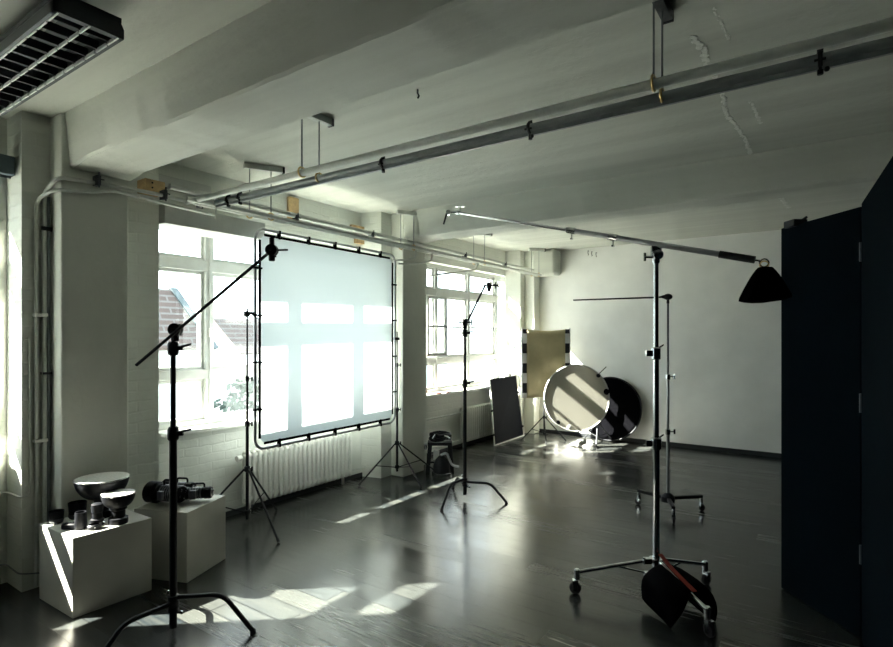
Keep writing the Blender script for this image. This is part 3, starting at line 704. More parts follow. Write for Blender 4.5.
# ---- C-stand in the middle
b2 = (-2.94, 4.57)
cs2 = c_stand('black stand with bent legs in mid floor before the far window', b2, [-88, 14, 140], None, r=.018, L=.42, hub=.20, top=1.74)
grip_head('grip_head', (-2.94, 4.57, 1.745), RT, cs2, s=1.2)
MB().tube([(-2.94, 4.57, 1.72), Vector((-2.94, 4.57, 1.62)) - RT * .035, Vector((-2.94, 4.57, 1.55)) - RT * .06], .005, 6).build('tie', M['black_metal'], cs2)
ar2 = thing('extension_boom', 'short thin arm slanting up from the middle floor stand', 'arm', (-2.9, 4.57, 1.75))
e2 = Vector((-2.94, 4.57, 1.76)) + RT * .03; f2 = Vector((-2.94, 4.57, 2.11)) + RT * .20
MB().tube([e2, f2], .010, 8).build('rod', M['black_metal'], ar2)
h2 = grip_head('grip_head', f2 + RT * .04, RT, ar2, s=1.15)
MB().tube([f2 + RT * .05, f2 + RT * .13], .010, 8).tube([f2 + RT * .13 - UP * .03, f2 + RT * .13 + UP * .03], .009, 8).build('t_handle', M['black_metal'], h2)

# ================================================================ DIFFUSION SCREEN
sc = thing('diffusion_screen', 'large white translucent screen in a rounded tube frame before the middle window', 'screen', (-4.02, 3.87, .65))
Y0, Y1, Z0, Z1 = 2.90, 4.76, .645, 2.52
def scx(y): return -4.00 - .03 * (y - 2.95) / 1.8 + .03
loop = []
rad = .09
for (cy, cz, a_) in ((Y1 - rad, Z1 - rad, 0), (Y0 + rad, Z1 - rad, 90), (Y0 + rad, Z0 + rad, 180), (Y1 - rad, Z0 + rad, 270)):
    for k in range(9):
        an = R(a_ + k * 90 / 8); y = cy + rad * math.cos(an); z = cz + rad * math.sin(an); loop.append(Vector((scx(y), y, z)))
MB().tube(loop, .013, 10, closed=True).build('tube_frame', M['worn_silver'], sc)
fi = .045; ch = .045
fab = [(Y0 + fi, Z0 + fi + ch), (Y0 + fi, Z1 - fi - ch), (Y0 + fi + ch, Z1 - fi), (Y1 - fi - ch, Z1 - fi), (Y1 - fi, Z1 - fi - ch), (Y1 - fi, Z0 + fi + ch), (Y1 - fi - ch, Z0 + fi), (Y0 + fi + ch, Z0 + fi)]
MB().prism([(scx(y), y, z) for y, z in fab], (.0015, 0, 0)).build('silk', M['silk'], sc, smooth=False)
hem = MB()
for (p, q) in ((0, 1), (2, 3), (4, 5), (6, 7)):
    P, Q = Vector((scx(fab[p][0]), *fab[p])), Vector((scx(fab[q][0]), *fab[q]))
    hem.obox((P + Q) / 2 + Vector((.001, 0, 0)), (Q - P) / 2, Vector((.004, 0, 0)), (Q - P).normalized().cross(Vector((1, 0, 0))) * .011)
hem.build('hem', M['black_cloth'], sc)
for k in range(5):
    for zz in (Z0, Z1):
        y = Y0 + .25 + k * .34
        MB().box((scx(y) - .018, y - .008, zz - .018 if zz == Z1 and False else min(zz, zz + (fi if zz == Z0 else -fi)) - .015), (scx(y) + .018, y + .008, max(zz, zz + (fi if zz == Z0 else -fi)) + .015)).build('tie_band', M['black_cloth'], sc)
for k in range(4):
    for yy in (Y0, Y1):
        z = Z0 + .34 + k * .40; s = fi if yy == Y0 else -fi
        MB().box((scx(yy) - .018, min(yy, yy + s) - .015, z - .008), (scx(yy) + .018, max(yy, yy + s) + .015, z + .008)).build('tie_band', M['black_cloth'], sc)
s1 = tripod_stand('light_stand', 'thin black tripod stand left of the white diffusion screen', (-3.98, 2.83), .50, 1.84, .48, [-7, 113, -127], r=.013, brace_z=.14, steps=(.28, .56), group='tripod stands of the screen')
MB().obox(Vector((-3.98, 2.86, 1.80)), (.012, 0, 0), (0, .055, 0), (0, 0, .012)).lathe((-3.99, 2.82, 1.79), (1, 0, 0), [(.02, 0), (.026, .005), (.026, .03), (.018, .035)], 12).tube([(-3.95, 2.84, 1.80), (-3.93, 2.90, 1.75)], .006, 6).build('clamp', M['black_metal'], s1)
s2 = tripod_stand('light_stand', 'thin black tripod stand right of the white diffusion screen', (-4.0, 4.80), .40, 1.66, .50, [-105, -20, 55], r=.013, brace_z=.13, steps=(.30, .7), group='tripod stands of the screen')
MB().obox(Vector((-4.0, 4.79, 1.58)), (.012, 0, 0), (0, .04, 0), (0, 0, .014)).build('clamp', M['black_metal'], s2)

M['matt_black'] = simple('matt black lamp metal', (.0035, .004, .006), .5, 0, .2, 40, spec=.16)
# ================================================================ PLINTHS AND LAMP PARTS
def plinth(label, corners, h):
    m = MB().prism([(x, y, .0) for x, y in corners], (0, 0, h))
    return tag(m.build('plinth', M['pedestal'], bevel=.004), label, 'plinth')
plinth('white cube plinth nearest the camera carrying two silver bowl reflectors', [(-3.52, 1.36), (-3.51, 1.80), (-3.955, 1.79), (-3.965, 1.35)], .458)
plinth('white cube plinth behind, carrying black flash heads', [(-3.42, 1.98), (-3.57, 2.36), (-3.94, 2.21), (-3.80, 1.83)], .458)
PT = .458
def bowl(label, c, R0, depth, z_rim, neck_r, tilt=(0, 0, 1)):
    c = Vector(c); t = thing('bowl_reflector', label, 'reflector', c, 'bowl reflectors on the front plinth')
    zb = z_rim - depth; H = zb - c.z
    out = [(neck_r, H)]; n = 9
    for k in range(1, n + 1):
        a = k / n; out.append((neck_r + (R0 - neck_r) * math.sin(a * math.pi / 2) ** .9, H + depth * (1 - math.cos(a * math.pi / 2)) ** .85))
    inn = [(max(r - .004, .001), h + .004) for r, h in out]
    MB().lathe(c, tilt, [(neck_r * .7, H - .002)] + out + [(R0 + .003, H + depth + .002)], 40).build('bowl', M['matt_black'], t)
    MB().lathe(c, tilt, [(.001, H + .006)] + inn + [(R0 + .002, H + depth + .003)], 40).build('silver_lining', M['silver_inside'], t)
    MB().tube([c + Vector((R0 * math.cos(k * math.pi / 20), R0 * math.sin(k * math.pi / 20), H + depth)) for k in range(40)], .004, 6, closed=True).build('rim', M['chrome'], t)
    MB().lathe(c, (0, 0, 1), [(neck_r * 1.15, 0), (neck_r * 1.2, .01), (neck_r * 1.2, H * .35), (neck_r * .85, H * .4), (neck_r * .85, H * .8), (neck_r * 1.05, H * .85), (neck_r * 1.05, H + .004)], 28).build('mount', M['matt_black'], t)
    return t
bowl('large black bowl reflector with silver lining on the front plinth', (-3.79, 1.63, PT), .152, .13, .705, .044)
bowl('smaller black bowl reflector with silver lining at the right edge of the front plinth', (-3.575, 1.63, PT), .093, .08, .642, .045)
def cup(label, c, r, h, axis=(0, 0, 1), flare=1.15):
    t = thing('reflector_cup', label, 'lamp fitting', c)
    MB().lathe(c, axis, [(r * .8, 0), (r, .006), (r * flare, h), (r * flare * .94, h), (r * .9, .012), (.001, .010)], 24).build('shell', M['matt_black'], t)
    MB().lathe(c, axis, [(r * 1.04, .01), (r * 1.10, .014), (r * 1.10, .028), (r * 1.04, .032)], 24).build('ring', M['dark_steel'], t)
    return t
cup('wide black reflector cup at the back left of the front plinth', (-3.89, 1.53, PT), .045, .10)
cup('black reflector cup at the left edge of the front plinth', (-3.89, 1.415, PT), .035, .075)
t = thing('flash_tube_mount', 'upright ribbed black cylinder in front of the large bowl reflector', 'lamp fitting', (-3.655, 1.545, PT))
MB().lathe((-3.655, 1.545, PT), UP, [(.038, 0), (.038, .035), (.028, .04), (.028, .075), (.032, .08), (.032, .125), (.024, .13)], 24).build('body', M['matt_black'], t)
MB().lathe((-3.655, 1.545, PT), UP, [(.0385, .008), (.041, .010), (.041, .016), (.0385, .018)], 24).build('ring', M['chrome'], t)
t = thing('snoot_adapter', 'black boot shaped lamp adapter lying at the front plinth corner', 'lamp fitting', (-3.62, 1.42, PT))
MB().lathe((-3.655, 1.455, PT), UP, [(.032, 0), (.034, .02), (.030, .10), (.026, .10), (.024, .02)], 22).build('cup', M['matt_black'], t)
MB().obox(Vector((-3.655, 1.455, PT + .018)) - RT * .05, RT * .055, FW * .024, UP * .018).build('tongue', M['matt_black'], t, bevel=.010)
MB().tube([Vector((-3.655, 1.455, PT + .04)) - RT * .03, Vector((-3.655, 1.43, PT + .038)) - RT * .075], .005, 6).build('lever', M['chrome'], t)
t = thing('bayonet_ring', 'flat black ring adapter on the front plinth before the bowls', 'lamp fitting', (-3.585, 1.50, PT))
MB().lathe((-3.585, 1.50, PT), UP, [(.034, 0), (.038, .004), (.038, .022), (.030, .03), (.026, .03), (.026, .004)], 26).build('ring_body', M['matt_black'], t)
MB().ball((-3.555, 1.49, PT + .018), .007, 8).build('latch', M['chrome'], t)

def flash_head(label, c, axis, L, r):
    a = Vector(axis).normalized(); c = Vector(c) + UP * r * 1.04; t = thing('studio_flash', label, 'lamp', c - UP * r * 1.04, 'black flash heads on the rear plinth')
    MB().lathe(c, a, [(r * .72, 0), (r * .8, .01), (r * .8, L * .18), (r * .74, L * .20), (r * .74, L * .62), (r * .82, L * .64), (r * .82, L * .7)], 26).build('body', M['matt_black'], t)
    for k in range(5): MB().lathe(c + a * (L * (.25 + .07 * k)), a, [(r * .74, 0), (r * .79, .003), (r * .79, .010), (r * .74, .013)], 24).build('cooling_rib', M['dark_steel'], t)
    MB().lathe(c + a * L * .7, a, [(r * .82, 0), (r, .012), (r, L * .3), (r * .93, L * .3), (r * .85, L * .06), (.001, L * .05)], 28).build('protection_cap', M['matt_black'], t)
    w = a.cross(UP).normalized()
    MB().tube(bend([c + a * L * .2 + UP * r * .75, c + a * L * .2 + UP * r * 1.25, c + a * L * .55 + UP * r * 1.25, c + a * L * .55 + UP * r * .75], .02), .007, 8).build('handle', M['matt_black'], t)
    bk = MB(); 
    for k in range(4): bk.lathe(c + w * r * .42 * math.cos(k * 1.57 + .4) + UP * r * .42 * math.sin(k * 1.57 + .4), -a, [(.008, -.002), (.008, .006), (.004, .008)], 10)
    bk.build('dial', M['chrome'], t)
    m = MB().obox(c + a * L * .45 - w * r * .9, a * .02, w * .012, UP * .03); m.build('tilt_bracket', M['dark_steel'], t, bevel=.003)
    return t
ax1 = (RT * -1 + FW * .25)
flash_head('black flash head with a wide cap lying at the left of the rear plinth', Vector((-3.60, 2.05, PT)) , ax1, .26, .072)
flash_head('black flash head with shiny dials lying at the right edge of the rear plinth', Vector((-3.545, 2.235, PT)), (RT * -1 - FW * .15), .25, .052)
flash_head('black flash head lying at the back of the rear plinth', Vector((-3.70, 2.19, PT)), (RT * -1 + FW * .1), .22, .06)

# ================================================================ CHROME BOOM STAND
cb = Vector((-.86, 3.50, 0))
bs = thing('boom_stand', 'tall chrome rolling stand at right carrying the long boom arm', 'stand', cb)
MB().tube([cb + UP * .13, cb + UP * .95], .021, 18).build('column', M['chrome'], bs)
MB().tube([cb + UP * .95, cb + UP * 1.50], .0175, 18).build('riser', M['chrome'], bs)
MB().tube([cb + UP * 1.50, cb + UP * 2.09], .0145, 18).build('riser', M['chrome'], bs)
for z, rr in ((.95, .021), (1.50, .018)):
    m = MB().lathe(cb + UP * (z - .04), UP, [(rr, 0), (rr * 1.5, .006), (rr * 1.5, .07), (rr, .078)], 18); m.obox(cb + UP * z - RT * .04, RT * .022, FW * .012, UP * .018); m.obox(cb + UP * (z + .04) + RT * .025, RT * .02 + UP * .012, FW * .004, UP * .005)
    m.build('locking_collar', M['chrome'], bs)
m = MB()
for z in (.235, .15): 
    m.tube([cb + UP * .13, cb + UP * .25], .0225, 16) if z > .2 else None
    m.lathe(cb + UP * (z - .012), UP, [(.022, 0), (.042, .003), (.042, .024), (.022, .027)], 20)
    m.obox(cb + UP * z - RT * .055 - FW * .01, RT * .02, FW * .016, UP * .016)
knob(m, cb + UP * .235 - RT * .04, -RT - FW * .3, .04, .007, .02)
m.build('hub', M['chrome'], bs)
foots = [(cb - RT * .47 + FW * .06), (cb + RT * .385 + FW * .18), (cb + RT * .115 - FW * .42)]
for f in foots:
    d = (f - cb).normalized(); top = cb + d * .035 + UP * .235; end = f + UP * .135
    leg = MB().tube([top, end], .0115, 12)
    leg.tube([cb + d * .035 + UP * .15, cb + d * (f - cb).length * .5 + UP * (.235 - .1 * .5)], .006, 8)
    leg = leg.build('leg', M['chrome'], bs)
    w = Vector((-d.y, d.x, 0))
    MB().lathe(f + UP * .09, UP, [(.012, 0), (.018, .004), (.018, .06), (.012, .066)], 12).obox(f + UP * .075 + d * .012, d * .016, w * .020, UP * .012).obox(f + UP * .05 + w * .017 + d * .012, d * .012, w * .002, UP * .028).obox(f + UP * .05 - w * .017 + d * .012, d * .012, w * .002, UP * .028).build('caster_fork', M['chrome'], leg)
    MB().lathe(f + UP * .037 - w * .012 + d * .012, w, [(.008, 0), (.034, .001), (.037, .006), (.037, .018), (.034, .023), (.008, .024)], 22).build('wheel', M['rubber'], leg)
# pivot clamp on top
pv = MB().lathe(cb + UP * 2.05, UP, [(.018, 0), (.022, .01), (.022, .05), (.016, .06)], 16).obox(cb + UP * 2.125, RT * .03, FW * .012, UP * .030)
knob(pv, cb + UP * 2.09 - RT * .02, -RT, .05, .008, .025)
pv.lathe(cb + UP * 2.10 - FW * .02, -FW, [(.028, 0), (.03, .004), (.03, .02), (.01, .024)], 16)
pv.build('pivot_clamp', M['chrome'], bs)
bo = thing('light_boom', 'long telescopic boom arm pivoting on the tall chrome stand', 'boom', cb + UP * 2.165)
P0, P1, P2 = Vector((-2.32, 3.5, 2.55)), Vector((-.33, 3.5, 2.03)), Vector((-.51, 3.5, 2.077))
dB = (P1 - P0).normalized()
def bp(t): return P0 + (P1 - P0) * t
MB().tube([bp(0), bp(.46)], .0105, 12).build('inner_tube', M['chrome'], bo)
MB().tube([bp(.44), bp(.915)], .0165, 14).build('outer_tube', M['worn_silver'], bo)
for tt in (.46, .60):
    m = MB().tube([bp(tt) - dB * .03, bp(tt) + dB * .03], .021, 14); knob(m, bp(tt) - UP * .015, -UP + RT * .01, .04, .005, .012); m.build('locking_collar', M['chrome'], bo)
MB().tube([P2, P1], .0205, 14).build('foam_grip', M['rubber'], bo)
m = MB().tube([bp(0) - dB * .01, bp(0) + dB * .02], .015, 12).tube([bp(0) - RT * .05 - UP * .0, bp(0)], .010, 10).tube([bp(0) - RT * .07 - FW * .02, bp(0) - RT * .07 + FW * .03], .018, 12)
knob(m, bp(.012), UP, .05, .005, .006); m.obox(bp(.012) + UP * .05, RT * .035, FW * .006, UP * .005)
m.build('swivel_head', M['chrome'], bo)
MB().tube([bp(0) - RT * .08, bp(0) - RT * .105 - UP * .09], .007, 8).build('t_handle', M['black_metal'], bo)
hk = MB().tube([P1 - dB * .01, P1 + dB * .03], .006, 8)
hk.tube([P1 + Vector((.045, 0, -.02)) + Vector((.022 * math.cos(k * .52), 0, .022 * math.sin(k * .52))) for k in range(12)], .004, 6, closed=True)
hk.build('hook', M['chrome'], bo)

def cloth_bag(m, top, wt, wb, dt, db, h, n=28, lv=12, lean=0, sag=.02):
    """soft hanging bag: superellipse sections widening downward"""
    rows = []
    for i in range(lv + 1):
        a = i / lv; s = a ** .8; w = wt + (wb - wt) * s; dd = dt + (db - dt) * math.sin(min(1, a * 1.15) * math.pi / 2)
        if i == lv: dd *= .45
        ring = []
        for k in range(n):
            th = 2 * math.pi * k / n; cx, sy = math.cos(th), math.sin(th)
            x = abs(cx) ** .6 * (1 if cx >= 0 else -1) * w / 2; y = abs(sy) ** .8 * (1 if sy >= 0 else -1) * dd / 2
            fold = .006 * math.sin(th * 7 + a * 3) * a
            z = -h * a - sag * a * (1 - (2 * x / max(w, .01)) ** 2) + lean * x * a
            ring.append(Vector(top) + RT * (x + fold) + FW * (y + fold) + UP * z)
        rows.append(ring)
    vs = [v for r in rows for v in r]; fs = []
    for i in range(lv):
        for k in range(n): fs.append((i * n + k, i * n + (k + 1) % n, (i + 1) * n + (k + 1) % n, (i + 1) * n + k))
    fs += [tuple(reversed(range(n))), tuple(range(lv * n, lv * n + n))]
    m.add(vs, fs)
sb = thing('sandbag', 'black cloth sandbag hanging from the boom arm right end', 'sandbag', (-.29, 3.5, 1.99))
m = MB(); cloth_bag(m, (-.28, 3.5, 1.985), .07, .285, .05, .13, .175, lean=.09); m.build('bag', M['black_cloth'], sb)
m = MB().tube([Vector((-.285, 3.5, 2.0)) + Vector((.022 * math.cos(k * .52), 0, .020 * math.sin(k * .52))) for k in range(12)], .004, 6, closed=True); m.build('ring', M['brass'], sb)
# sandbag draped over the third leg
f3 = foots[2]; d3 = (f3 - cb).normalized(); w3 = Vector((-d3.y, d3.x, 0))
sb2 = thing('sandbag', 'black saddle sandbag with red strap draped over the chrome stand leg', 'sandbag', cb + d3 * .2)
def lobe(s):
    m = MB(); c0 = cb + d3 * .20 + UP * .205; n = 20; rows = []
    for i in range(11):
        a = i / 10; off = w3 * s * (.016 + .13 * math.sin(a * 1.5)); zz = .215 - .19 * a ** 1.2
        wd = .13 + .03 * math.sin(a * 3.14); th = .012 + .045 * math.sin(min(1, a * 1.1) * 3.0)
        nrm = (w3 * s * .8 + UP * .6).normalized(); ring = []
        for k in range(n):
            an = 2 * math.pi * k / n
            ring.append(cb + d3 * .20 + off + UP * max(zz, .02) + d3 * wd * abs(math.cos(an)) ** .6 * (1 if math.cos(an) > 0 else -1) + nrm * th * math.sin(an) + UP * (-.10 * (wd and math.cos(an)) * .25))
        rows.append([Vector((p.x, p.y, max(p.z, .004))) for p in ring])
    vs = [v for r in rows for v in r]; fs = []
    for i in range(10):
        for k in range(n): fs.append((i * n + k, i * n + (k + 1) % n, (i + 1) * n + (k + 1) % n, (i + 1) * n + k))
    fs += [tuple(reversed(range(n))), tuple(range(10 * n, 11 * n))]
    m.add(vs, fs); return m.build('pouch', M['black_cloth'], sb2)
lobe(1); lobe(-1)
st = MB(); pts = bend([cb + d3 * .04 + UP * .285, cb + d3 * .12 - w3 * .01 + UP * .262, cb + d3 * .24 - w3 * .02 + UP * .235, cb + d3 * .35 - w3 * .01 + UP * .20], .04)
for a, b in zip(pts[:-1], pts[1:]): st.obox((a + b) / 2, (b - a) * .52, w3 * .013, UP * .002)
st.build('strap', M['red_strap'], sb2)

# ================================================================ SECOND ROLLING STAND
c2 = Vector((-1.189, 5.258, 0))
rs = thing('rolling_stand', 'slim rolling stand with low black base behind the big boom stand', 'stand', c2)
MB().tube([c2 + UP * .13, c2 + UP * .72], .015, 14).build('column', M['worn_silver'], rs)
MB().tube([c2 + UP * .72, c2 + UP * 1.25], .012, 14).build('riser', M['worn_silver'], rs)
MB().tube([c2 + UP * 1.25, c2 + UP * 1.93], .009, 12).build('riser', M['dark_steel'], rs)
for z in (.74, 1.255 - .25 + .0, 1.24):
    if abs(z - 1.005) < .001: continue
    m = MB().lathe(c2 + UP * (z - .03), UP, [(.014, 0), (.021, .005), (.021, .05), (.014, .055)], 14); knob(m, c2 + UP * z, RT, .06, .006, .022); m.build('locking_collar', M['chrome'], rs)
MB().lathe(c2 + UP * .10, UP, [(.03, 0), (.06, .006), (.06, .05), (.035, .075), (.018, .085)], 22).build('hub', M['black_metal'], rs)
for f in (c2 - RT * .18 + FW * .24, c2 + RT * .33 + FW * .06, c2 - RT * .066 - FW * .28):
    d = (f - c2).normalized(); w = Vector((-d.y, d.x, 0)); L = (f - c2).length
    leg = MB().obox(c2 + d * (L / 2 + .02) + UP * .135, d * (L / 2 - .01), w * .016, UP * .014).build('leg', M['black_metal'], rs, bevel=.004)
    MB().lathe(f + UP * .075, UP, [(.010, 0), (.016, .004), (.016, .04), (.012, .05)], 12).obox(f + UP * .055, d * .012, w * .016, UP * .022).build('caster_fork', M['chrome'], leg)
    MB().lathe(f + UP * .030 - w * .010 + d * .008, w, [(.006, 0), (.028, .001), (.030, .005), (.030, .015), (.028, .019), (.006, .020)], 20).build('wheel', M['rubber'], leg)
ba = thing('light_boom', 'thin straight horizontal arm on the slim rolling stand', 'boom', c2 + UP * 1.95)
h0 = c2 + UP * 1.965
MB().tube([h0 + RT * .03, h0 - RT * .86 - UP * .03], [.0085, .0065], 10).build('rod', M['black_metal'], ba)
MB().ball(h0, .040, 16, sc=(1, 1, .72)).tube([h0 - UP * .06, h0], .012, 10).tube([h0 - RT * .075, h0 - RT * .02], [.006, .022], 10).build('pivot_head', M['black_metal'], ba)

# ================================================================ BACK LEFT GROUP
# leaning black panel
lp = thing('cloth_reflector', 'black framed panel leaning against the far window radiator', 'panel', (-4.1, 7.6, 0))
A0, A1 = Vector((-4.00, 7.02, .012)), Vector((-4.02, 8.00, .012)); T0, T1 = Vector((-4.235, 7.28, .975)), Vector((-4.20, 8.08, .985))
q = [A0, A1, T1, T0]
nrm = (A1 - A0).cross(T0 - A0).normalized(); nrm = nrm if nrm.x > 0 else -nrm
MB().tube([A0, A1, T1, T0], .013, 8, closed=True).build('tube_frame', M['white_enamel'], lp)
cen = sum(q, Vector()) / 4; qi = [p + (cen - p) * .035 for p in q]
MB().prism([p + nrm * .004 for p in qi], -nrm * .006).build('cloth', simple('satin black cloth', (.0022, .003, .006), .75, 0, .1, 5, .05, 90, spec=.05), lp, smooth=False)
bd = MB()
for a, b, k in ((T0, A0, .5), (T0, A0, .85), (T1, A1, .3), (T1, A1, .85), (T0, T1, .3), (T0, T1, .75)):
    bd.ball(a + (b - a) * k, .020, 8)
bd.build('corner_ties', M['black_cloth'], lp)

# gold flag on stand
gs = Vector((-3.60, 7.86, 0))
s3 = tripod_stand('light_stand', 'thin black tripod stand holding the gold panel in the far corner', gs[:2], .36, .95, .33, [-60, 20, 200], r=.011, brace_z=.12, steps=(.6,), group='tripod stands in the far corner')
gp = thing('cloth_reflector', 'gold cloth panel with black and white striped sides in the far corner', 'panel', gs + UP * .66)
dG = (RT * 1.0 + FW * .12).normalized(); nG = Vector((dG.y, -dG.x, 0)); cG = gs - FW * .06 + RT * .02
hw, z0, z1 = .375, .665, 1.72
rows = []
m = MB(); nu, nv = 12, 14; vs = []; fs = []
for j in range(nv + 1):
    v = j / nv
    for i in range(nu + 1):
        u = i / nu * 2 - 1; z = z0 + (z1 - z0) * v - (.025 * (1 - u * u) if j == nv else 0) + (.012 * (1 - u * u) if j == 0 else 0)
        vs.append(cG + dG * u * (hw - .065) + UP * z + nG * (.015 * math.sin(v * 9 + u * 3) * (1 - u * u)))
for j in range(nv):
    for i in range(nu): k = j * (nu + 1) + i; fs.append((k, k + 1, k + nu + 2, k + nu + 1))
m.add(vs, fs); go = m.build('gold_cloth', M['gold_cloth'], gp); sm = go.modifiers.new('solid', 'SOLIDIFY'); sm.thickness = .002
for s in (-1, 1):
    p = cG + dG * s * (hw - .035)
    MB().obox(p + UP * (z0 + z1) / 2, dG * .036, nG * .006, UP * (z1 - z0) / 2).build('striped_sleeve', M['stripes'], gp, bevel=.002)
    MB().tube([p + dG * s * .038 + UP * (z0 - .01), p + dG * s * .038 + UP * (z1 + .02)], .009, 8).build('frame_tube', M['worn_silver'], gp)
MB().tube([cG + nG * -.02 - dG * hw + UP * 1.15, cG + nG * -.02 + dG * hw + UP * 1.15], .007, 8).tube([cG - nG * .02 + UP * .93, cG - nG * .02 + UP * 1.16], .008, 8).build('crossbar', M['black_metal'], gp)

# translucent disc
dc = Vector((-3.085, 7.895, .685)); dn = (-FW + RT * .06 + UP * .06).normalized(); du = dn.cross(UP).normalized(); dv = du.cross(dn).normalized()
dk = thing('reflector_disc', 'round translucent white disc with white rim before the black disc', 'reflector', dc - UP * .5)
circ = lambda c, r, n=64: [c + r * (math.cos(2 * math.pi * k / n) * du + math.sin(2 * math.pi * k / n) * dv) for k in range(n)]
MB().prism(circ(dc, .488), dn * .0015).build('cloth', M['disc_silk'], dk, smooth=False)
MB().tube(circ(dc, .494), .012, 8, closed=True).build('rim', simple('white binding tape', (.42, .42, .40), .95, 0, .03, 20, spec=.05), dk)
hp = dc + du * .0; 
sgn = 1 if du.dot(RT) > 0 else -1
MB().lathe(dc + du * sgn * .455 + dv * .09 + dn * .004, dn, [(.045, 0), (.047, .003), (.040, .008), (.02, .008)], 20).build('handle_patch', M['black_cloth'], dk)
MB().lathe(dc - du * sgn * .12 - dv * .44 + dn * .004, dn, [(.040, 0), (.042, .002), (.036, .005)], 20).build('label_patch', M['grey_plastic'], dk)
MB().lathe(dc - du * sgn * .29 - dv * .36 + dn * .004, dn, [(.030, 0), (.032, .002), (.026, .005)], 20).build('handle_patch', M['black_cloth'], dk)
# its stand, leaning pole with grip
sp = dc + RT * .33 + FW * .06; sp.z = 0
s4 = tripod_stand('light_stand', 'small tripod stand behind the translucent disc holding it upright', sp[:2], .30, 1.0, .26, [-75, 45, 165], r=.010, brace_z=.10, steps=(.6,), group='tripod stands in the far corner', mat='dark_steel')
top = sp + UP * 1.02
gh = MB().ball(top, .035, 12).tube([top - RT * .10 - UP * .09, top + RT * .13 + UP * .13], .007, 8).lathe(top - FW * .03, -FW, [(.03, 0), (.03, .02), (.01, .024)], 14)
gh.build('grip_head', M['black_metal'], s4)
# black disc leaning on back wall
bc = Vector((-2.74, 8.36, .50)); bn = Vector((-.02, -1, .16)).normalized(); bu = bn.cross(UP).normalized(); bv = bu.cross(bn).normalized()
du2, dv2 = bu, bv
bk = thing('reflector_disc', 'large round black disc leaning against the back wall', 'reflector', (bc.x, bc.y, 0))
circ2 = lambda c, r, n=64: [c + r * (math.cos(2 * math.pi * k / n) * du2 + math.sin(2 * math.pi * k / n) * dv2) for k in range(n)]
vs = [bc]; fs = []; n = 64; rr_ = [.06 * k for k in range(1, 9)]
for r_ in rr_:
    for k in range(n):
        a = 2 * math.pi * k / n; vs.append(bc + min(r_, .475) * (math.cos(a) * du2 + math.sin(a) * dv2) + bn * .006 * math.sin(a * 9 + r_ * 8) * (r_ / .48))
for k in range(n): fs.append((0, 1 + k, 1 + (k + 1) % n))
for j in range(len(rr_) - 1):
    for k in range(n): fs.append((1 + j * n + k, 1 + (j + 1) * n + k, 1 + (j + 1) * n + (k + 1) % n, 1 + j * n + (k + 1) % n))
m = MB().add(vs, fs); o = m.build('cloth', M['black_cloth'], bk); sm = o.modifiers.new('solid', 'SOLIDIFY'); sm.thickness = .003
MB().tube(circ2(bc, .48), .011, 8, closed=True).build('rim', M['black_metal'], bk)
# small white bag of weights at the stand foot
tb = MB(); tb.ball((-2.98, 7.75, .045), .05, 12, sc=(1.3, .9, .9)).ball((-2.91, 7.76, .075), .035, 10, sc=(.8, .8, 1.3)).ball((-3.06, 7.7, .02), .04, 10, sc=(1.5, .8, .45))
tag(tb.build('plastic_bag', simple('matt white plastic bag', (.40, .39, .36), .9, 0, .1, 20, spec=.1)), 'small crumpled white bag on the floor below the translucent disc', 'bag')

# ================================================================ EQUIPMENT STOOL BY THE MIDDLE PIER
q0 = Vector((-3.81, 5.37, 0))
es = thing('step_stool', 'small black stool at the foot of the middle pier', 'stool', q0)
for sx_ in (-1, 1):
    for sy_ in (-1, 1):
        b = q0 + RT * sx_ * .145 + FW * sy_ * .10; tpt = q0 + RT * sx_ * .115 + FW * sy_ * .08 + UP * .33
        MB().obox((b + tpt) / 2, RT * .024, FW * .016, (tpt - b) / 2).build('leg', M['black_metal'], es)
MB().obox(q0 + UP * .335, RT * .145, FW * .105, UP * .018).build('seat', M['black_metal'], es, bevel=.004)
MB().obox(q0 + UP * .10, RT * .13, FW * .006, UP * .010).build('stretcher', M['black_metal'], es)
cc = tag(MB().tube([q0 + UP * (.375 + .012 * (k // 16) + .008 * math.sin(k * .9)) + RT * (.12 + .014 * math.sin(k)) * math.cos(k * .33) + FW * (.085 + .012 * math.cos(k * 1.3)) * math.sin(k * .33) for k in range(110)], .014, 6).build('coiled_cable', M['black_metal']), 'coil of black cable lying on the small stool', 'cable')
t = thing('cable_plug', 'shiny plugs on the cable coil on the stool', 'plug', q0 + UP * .43)
MB().tube([q0 + UP * .40 - RT * .08 - FW * .10, q0 + UP * .45 - RT * .05 - FW * .10], .016, 10).build('left_plug', M['chrome'], t)
MB().tube([q0 + UP * .43 + RT * .05 - FW * .10, q0 + UP * .40 + RT * .12 - FW * .10], .015, 10).build('right_plug', M['chrome'], t)
t = thing('spotlight', 'small black spotlight with pale barn door under the stool', 'lamp', q0 - FW * .10 + RT * .02)
sc0 = q0 - FW * .15 + RT * .02
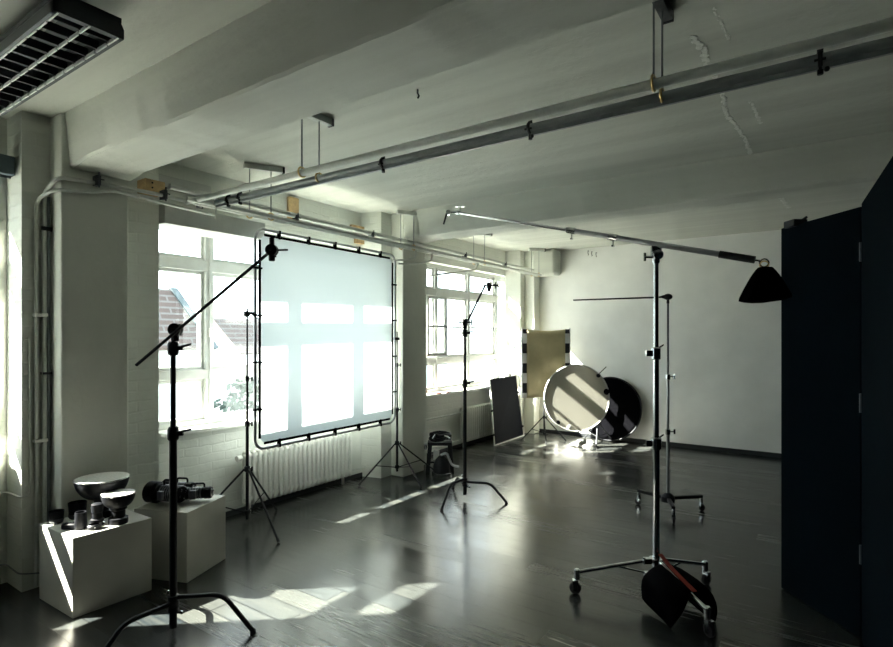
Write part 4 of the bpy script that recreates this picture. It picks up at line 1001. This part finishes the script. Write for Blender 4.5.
MB().lathe(sc0 + UP * .02, UP, [(.10, 0), (.105, .01), (.095, .09), (.07, .15), (.03, .19)], 24).build('shell', M['black_metal'], t)
MB().lathe(sc0 + UP * .004, UP, [(.112, 0), (.115, .004), (.115, .018), (.108, .022)], 28).build('rim', M['chrome'], t)
MB().obox(sc0 + UP * .21 - RT * .06 + FW * .05, RT * .035, FW * .004, UP * .055).build('barn_door', M['white_plastic'], t)
MB().tube(bend([sc0 + UP * .22 - RT * .01, sc0 + UP * .25 + RT * .06, sc0 + UP * .10 + RT * .12, sc0 + UP * .08 + RT * .20], .05), .014, 8).build('bracket', M['worn_silver'], t)

# things on the far window sill
for i, (y, l) in enumerate(((6.02, 'small red box on the far window sill, left one'), (6.25, 'small red box on the far window sill, right one'))):
    tag(MB().box((-4.36, y, .83), (-4.32, y + .12, .845)).build('small_box', M['red_strap'], bevel=.002), l, 'box')

# ================================================================ DARK FOLDING SCREEN, RIGHT
fsn = thing('folding_screen', 'tall dark navy folding screen standing at the right edge', 'screen', (0, 3.4, 0))
def panel(p, q_, h, th=.05, hp=None):
    p, q_ = Vector((*p, 0)), Vector((*q_, 0)); d = (q_ - p).normalized(); w = Vector((-d.y, d.x, 0))
    if w.x < 0: w = -w
    c = (p + q_) / 2 + w * th / 2
    return MB().obox(c + UP * (h / 2 + .005), (q_ - p) / 2, w * th / 2, UP * h / 2).build('panel', M['navy'], fsn, bevel=.003)
panel((-.24, 4.09), (.145, 3.64), 2.285)
panel((.15, 3.63), (.24, 2.30), 2.30)
panel((.245, 2.295), (.50, 1.30), 2.30)
for z in (.4, 1.2, 2.0): MB().tube([(.148, 3.635, z), (.148, 3.635, z + .10)], .008, 8).build('hinge', M['dark_steel'], fsn)
cl = thing('spring_clamp', 'small black spring clamp on the top edge of the navy screen', 'clamp', (-.17, 4.02, 2.285))
MB().obox((-.16, 4.03, 2.30), (.03, -.035, 0), (.035, .03, 0), (0, 0, .022)).build('jaw', M['black_metal'], cl, bevel=.006)
MB().tube([(-.14, 4.04, 2.31), (-.10, 4.02, 2.335)], .008, 8).build('lever', M['black_metal'], cl)
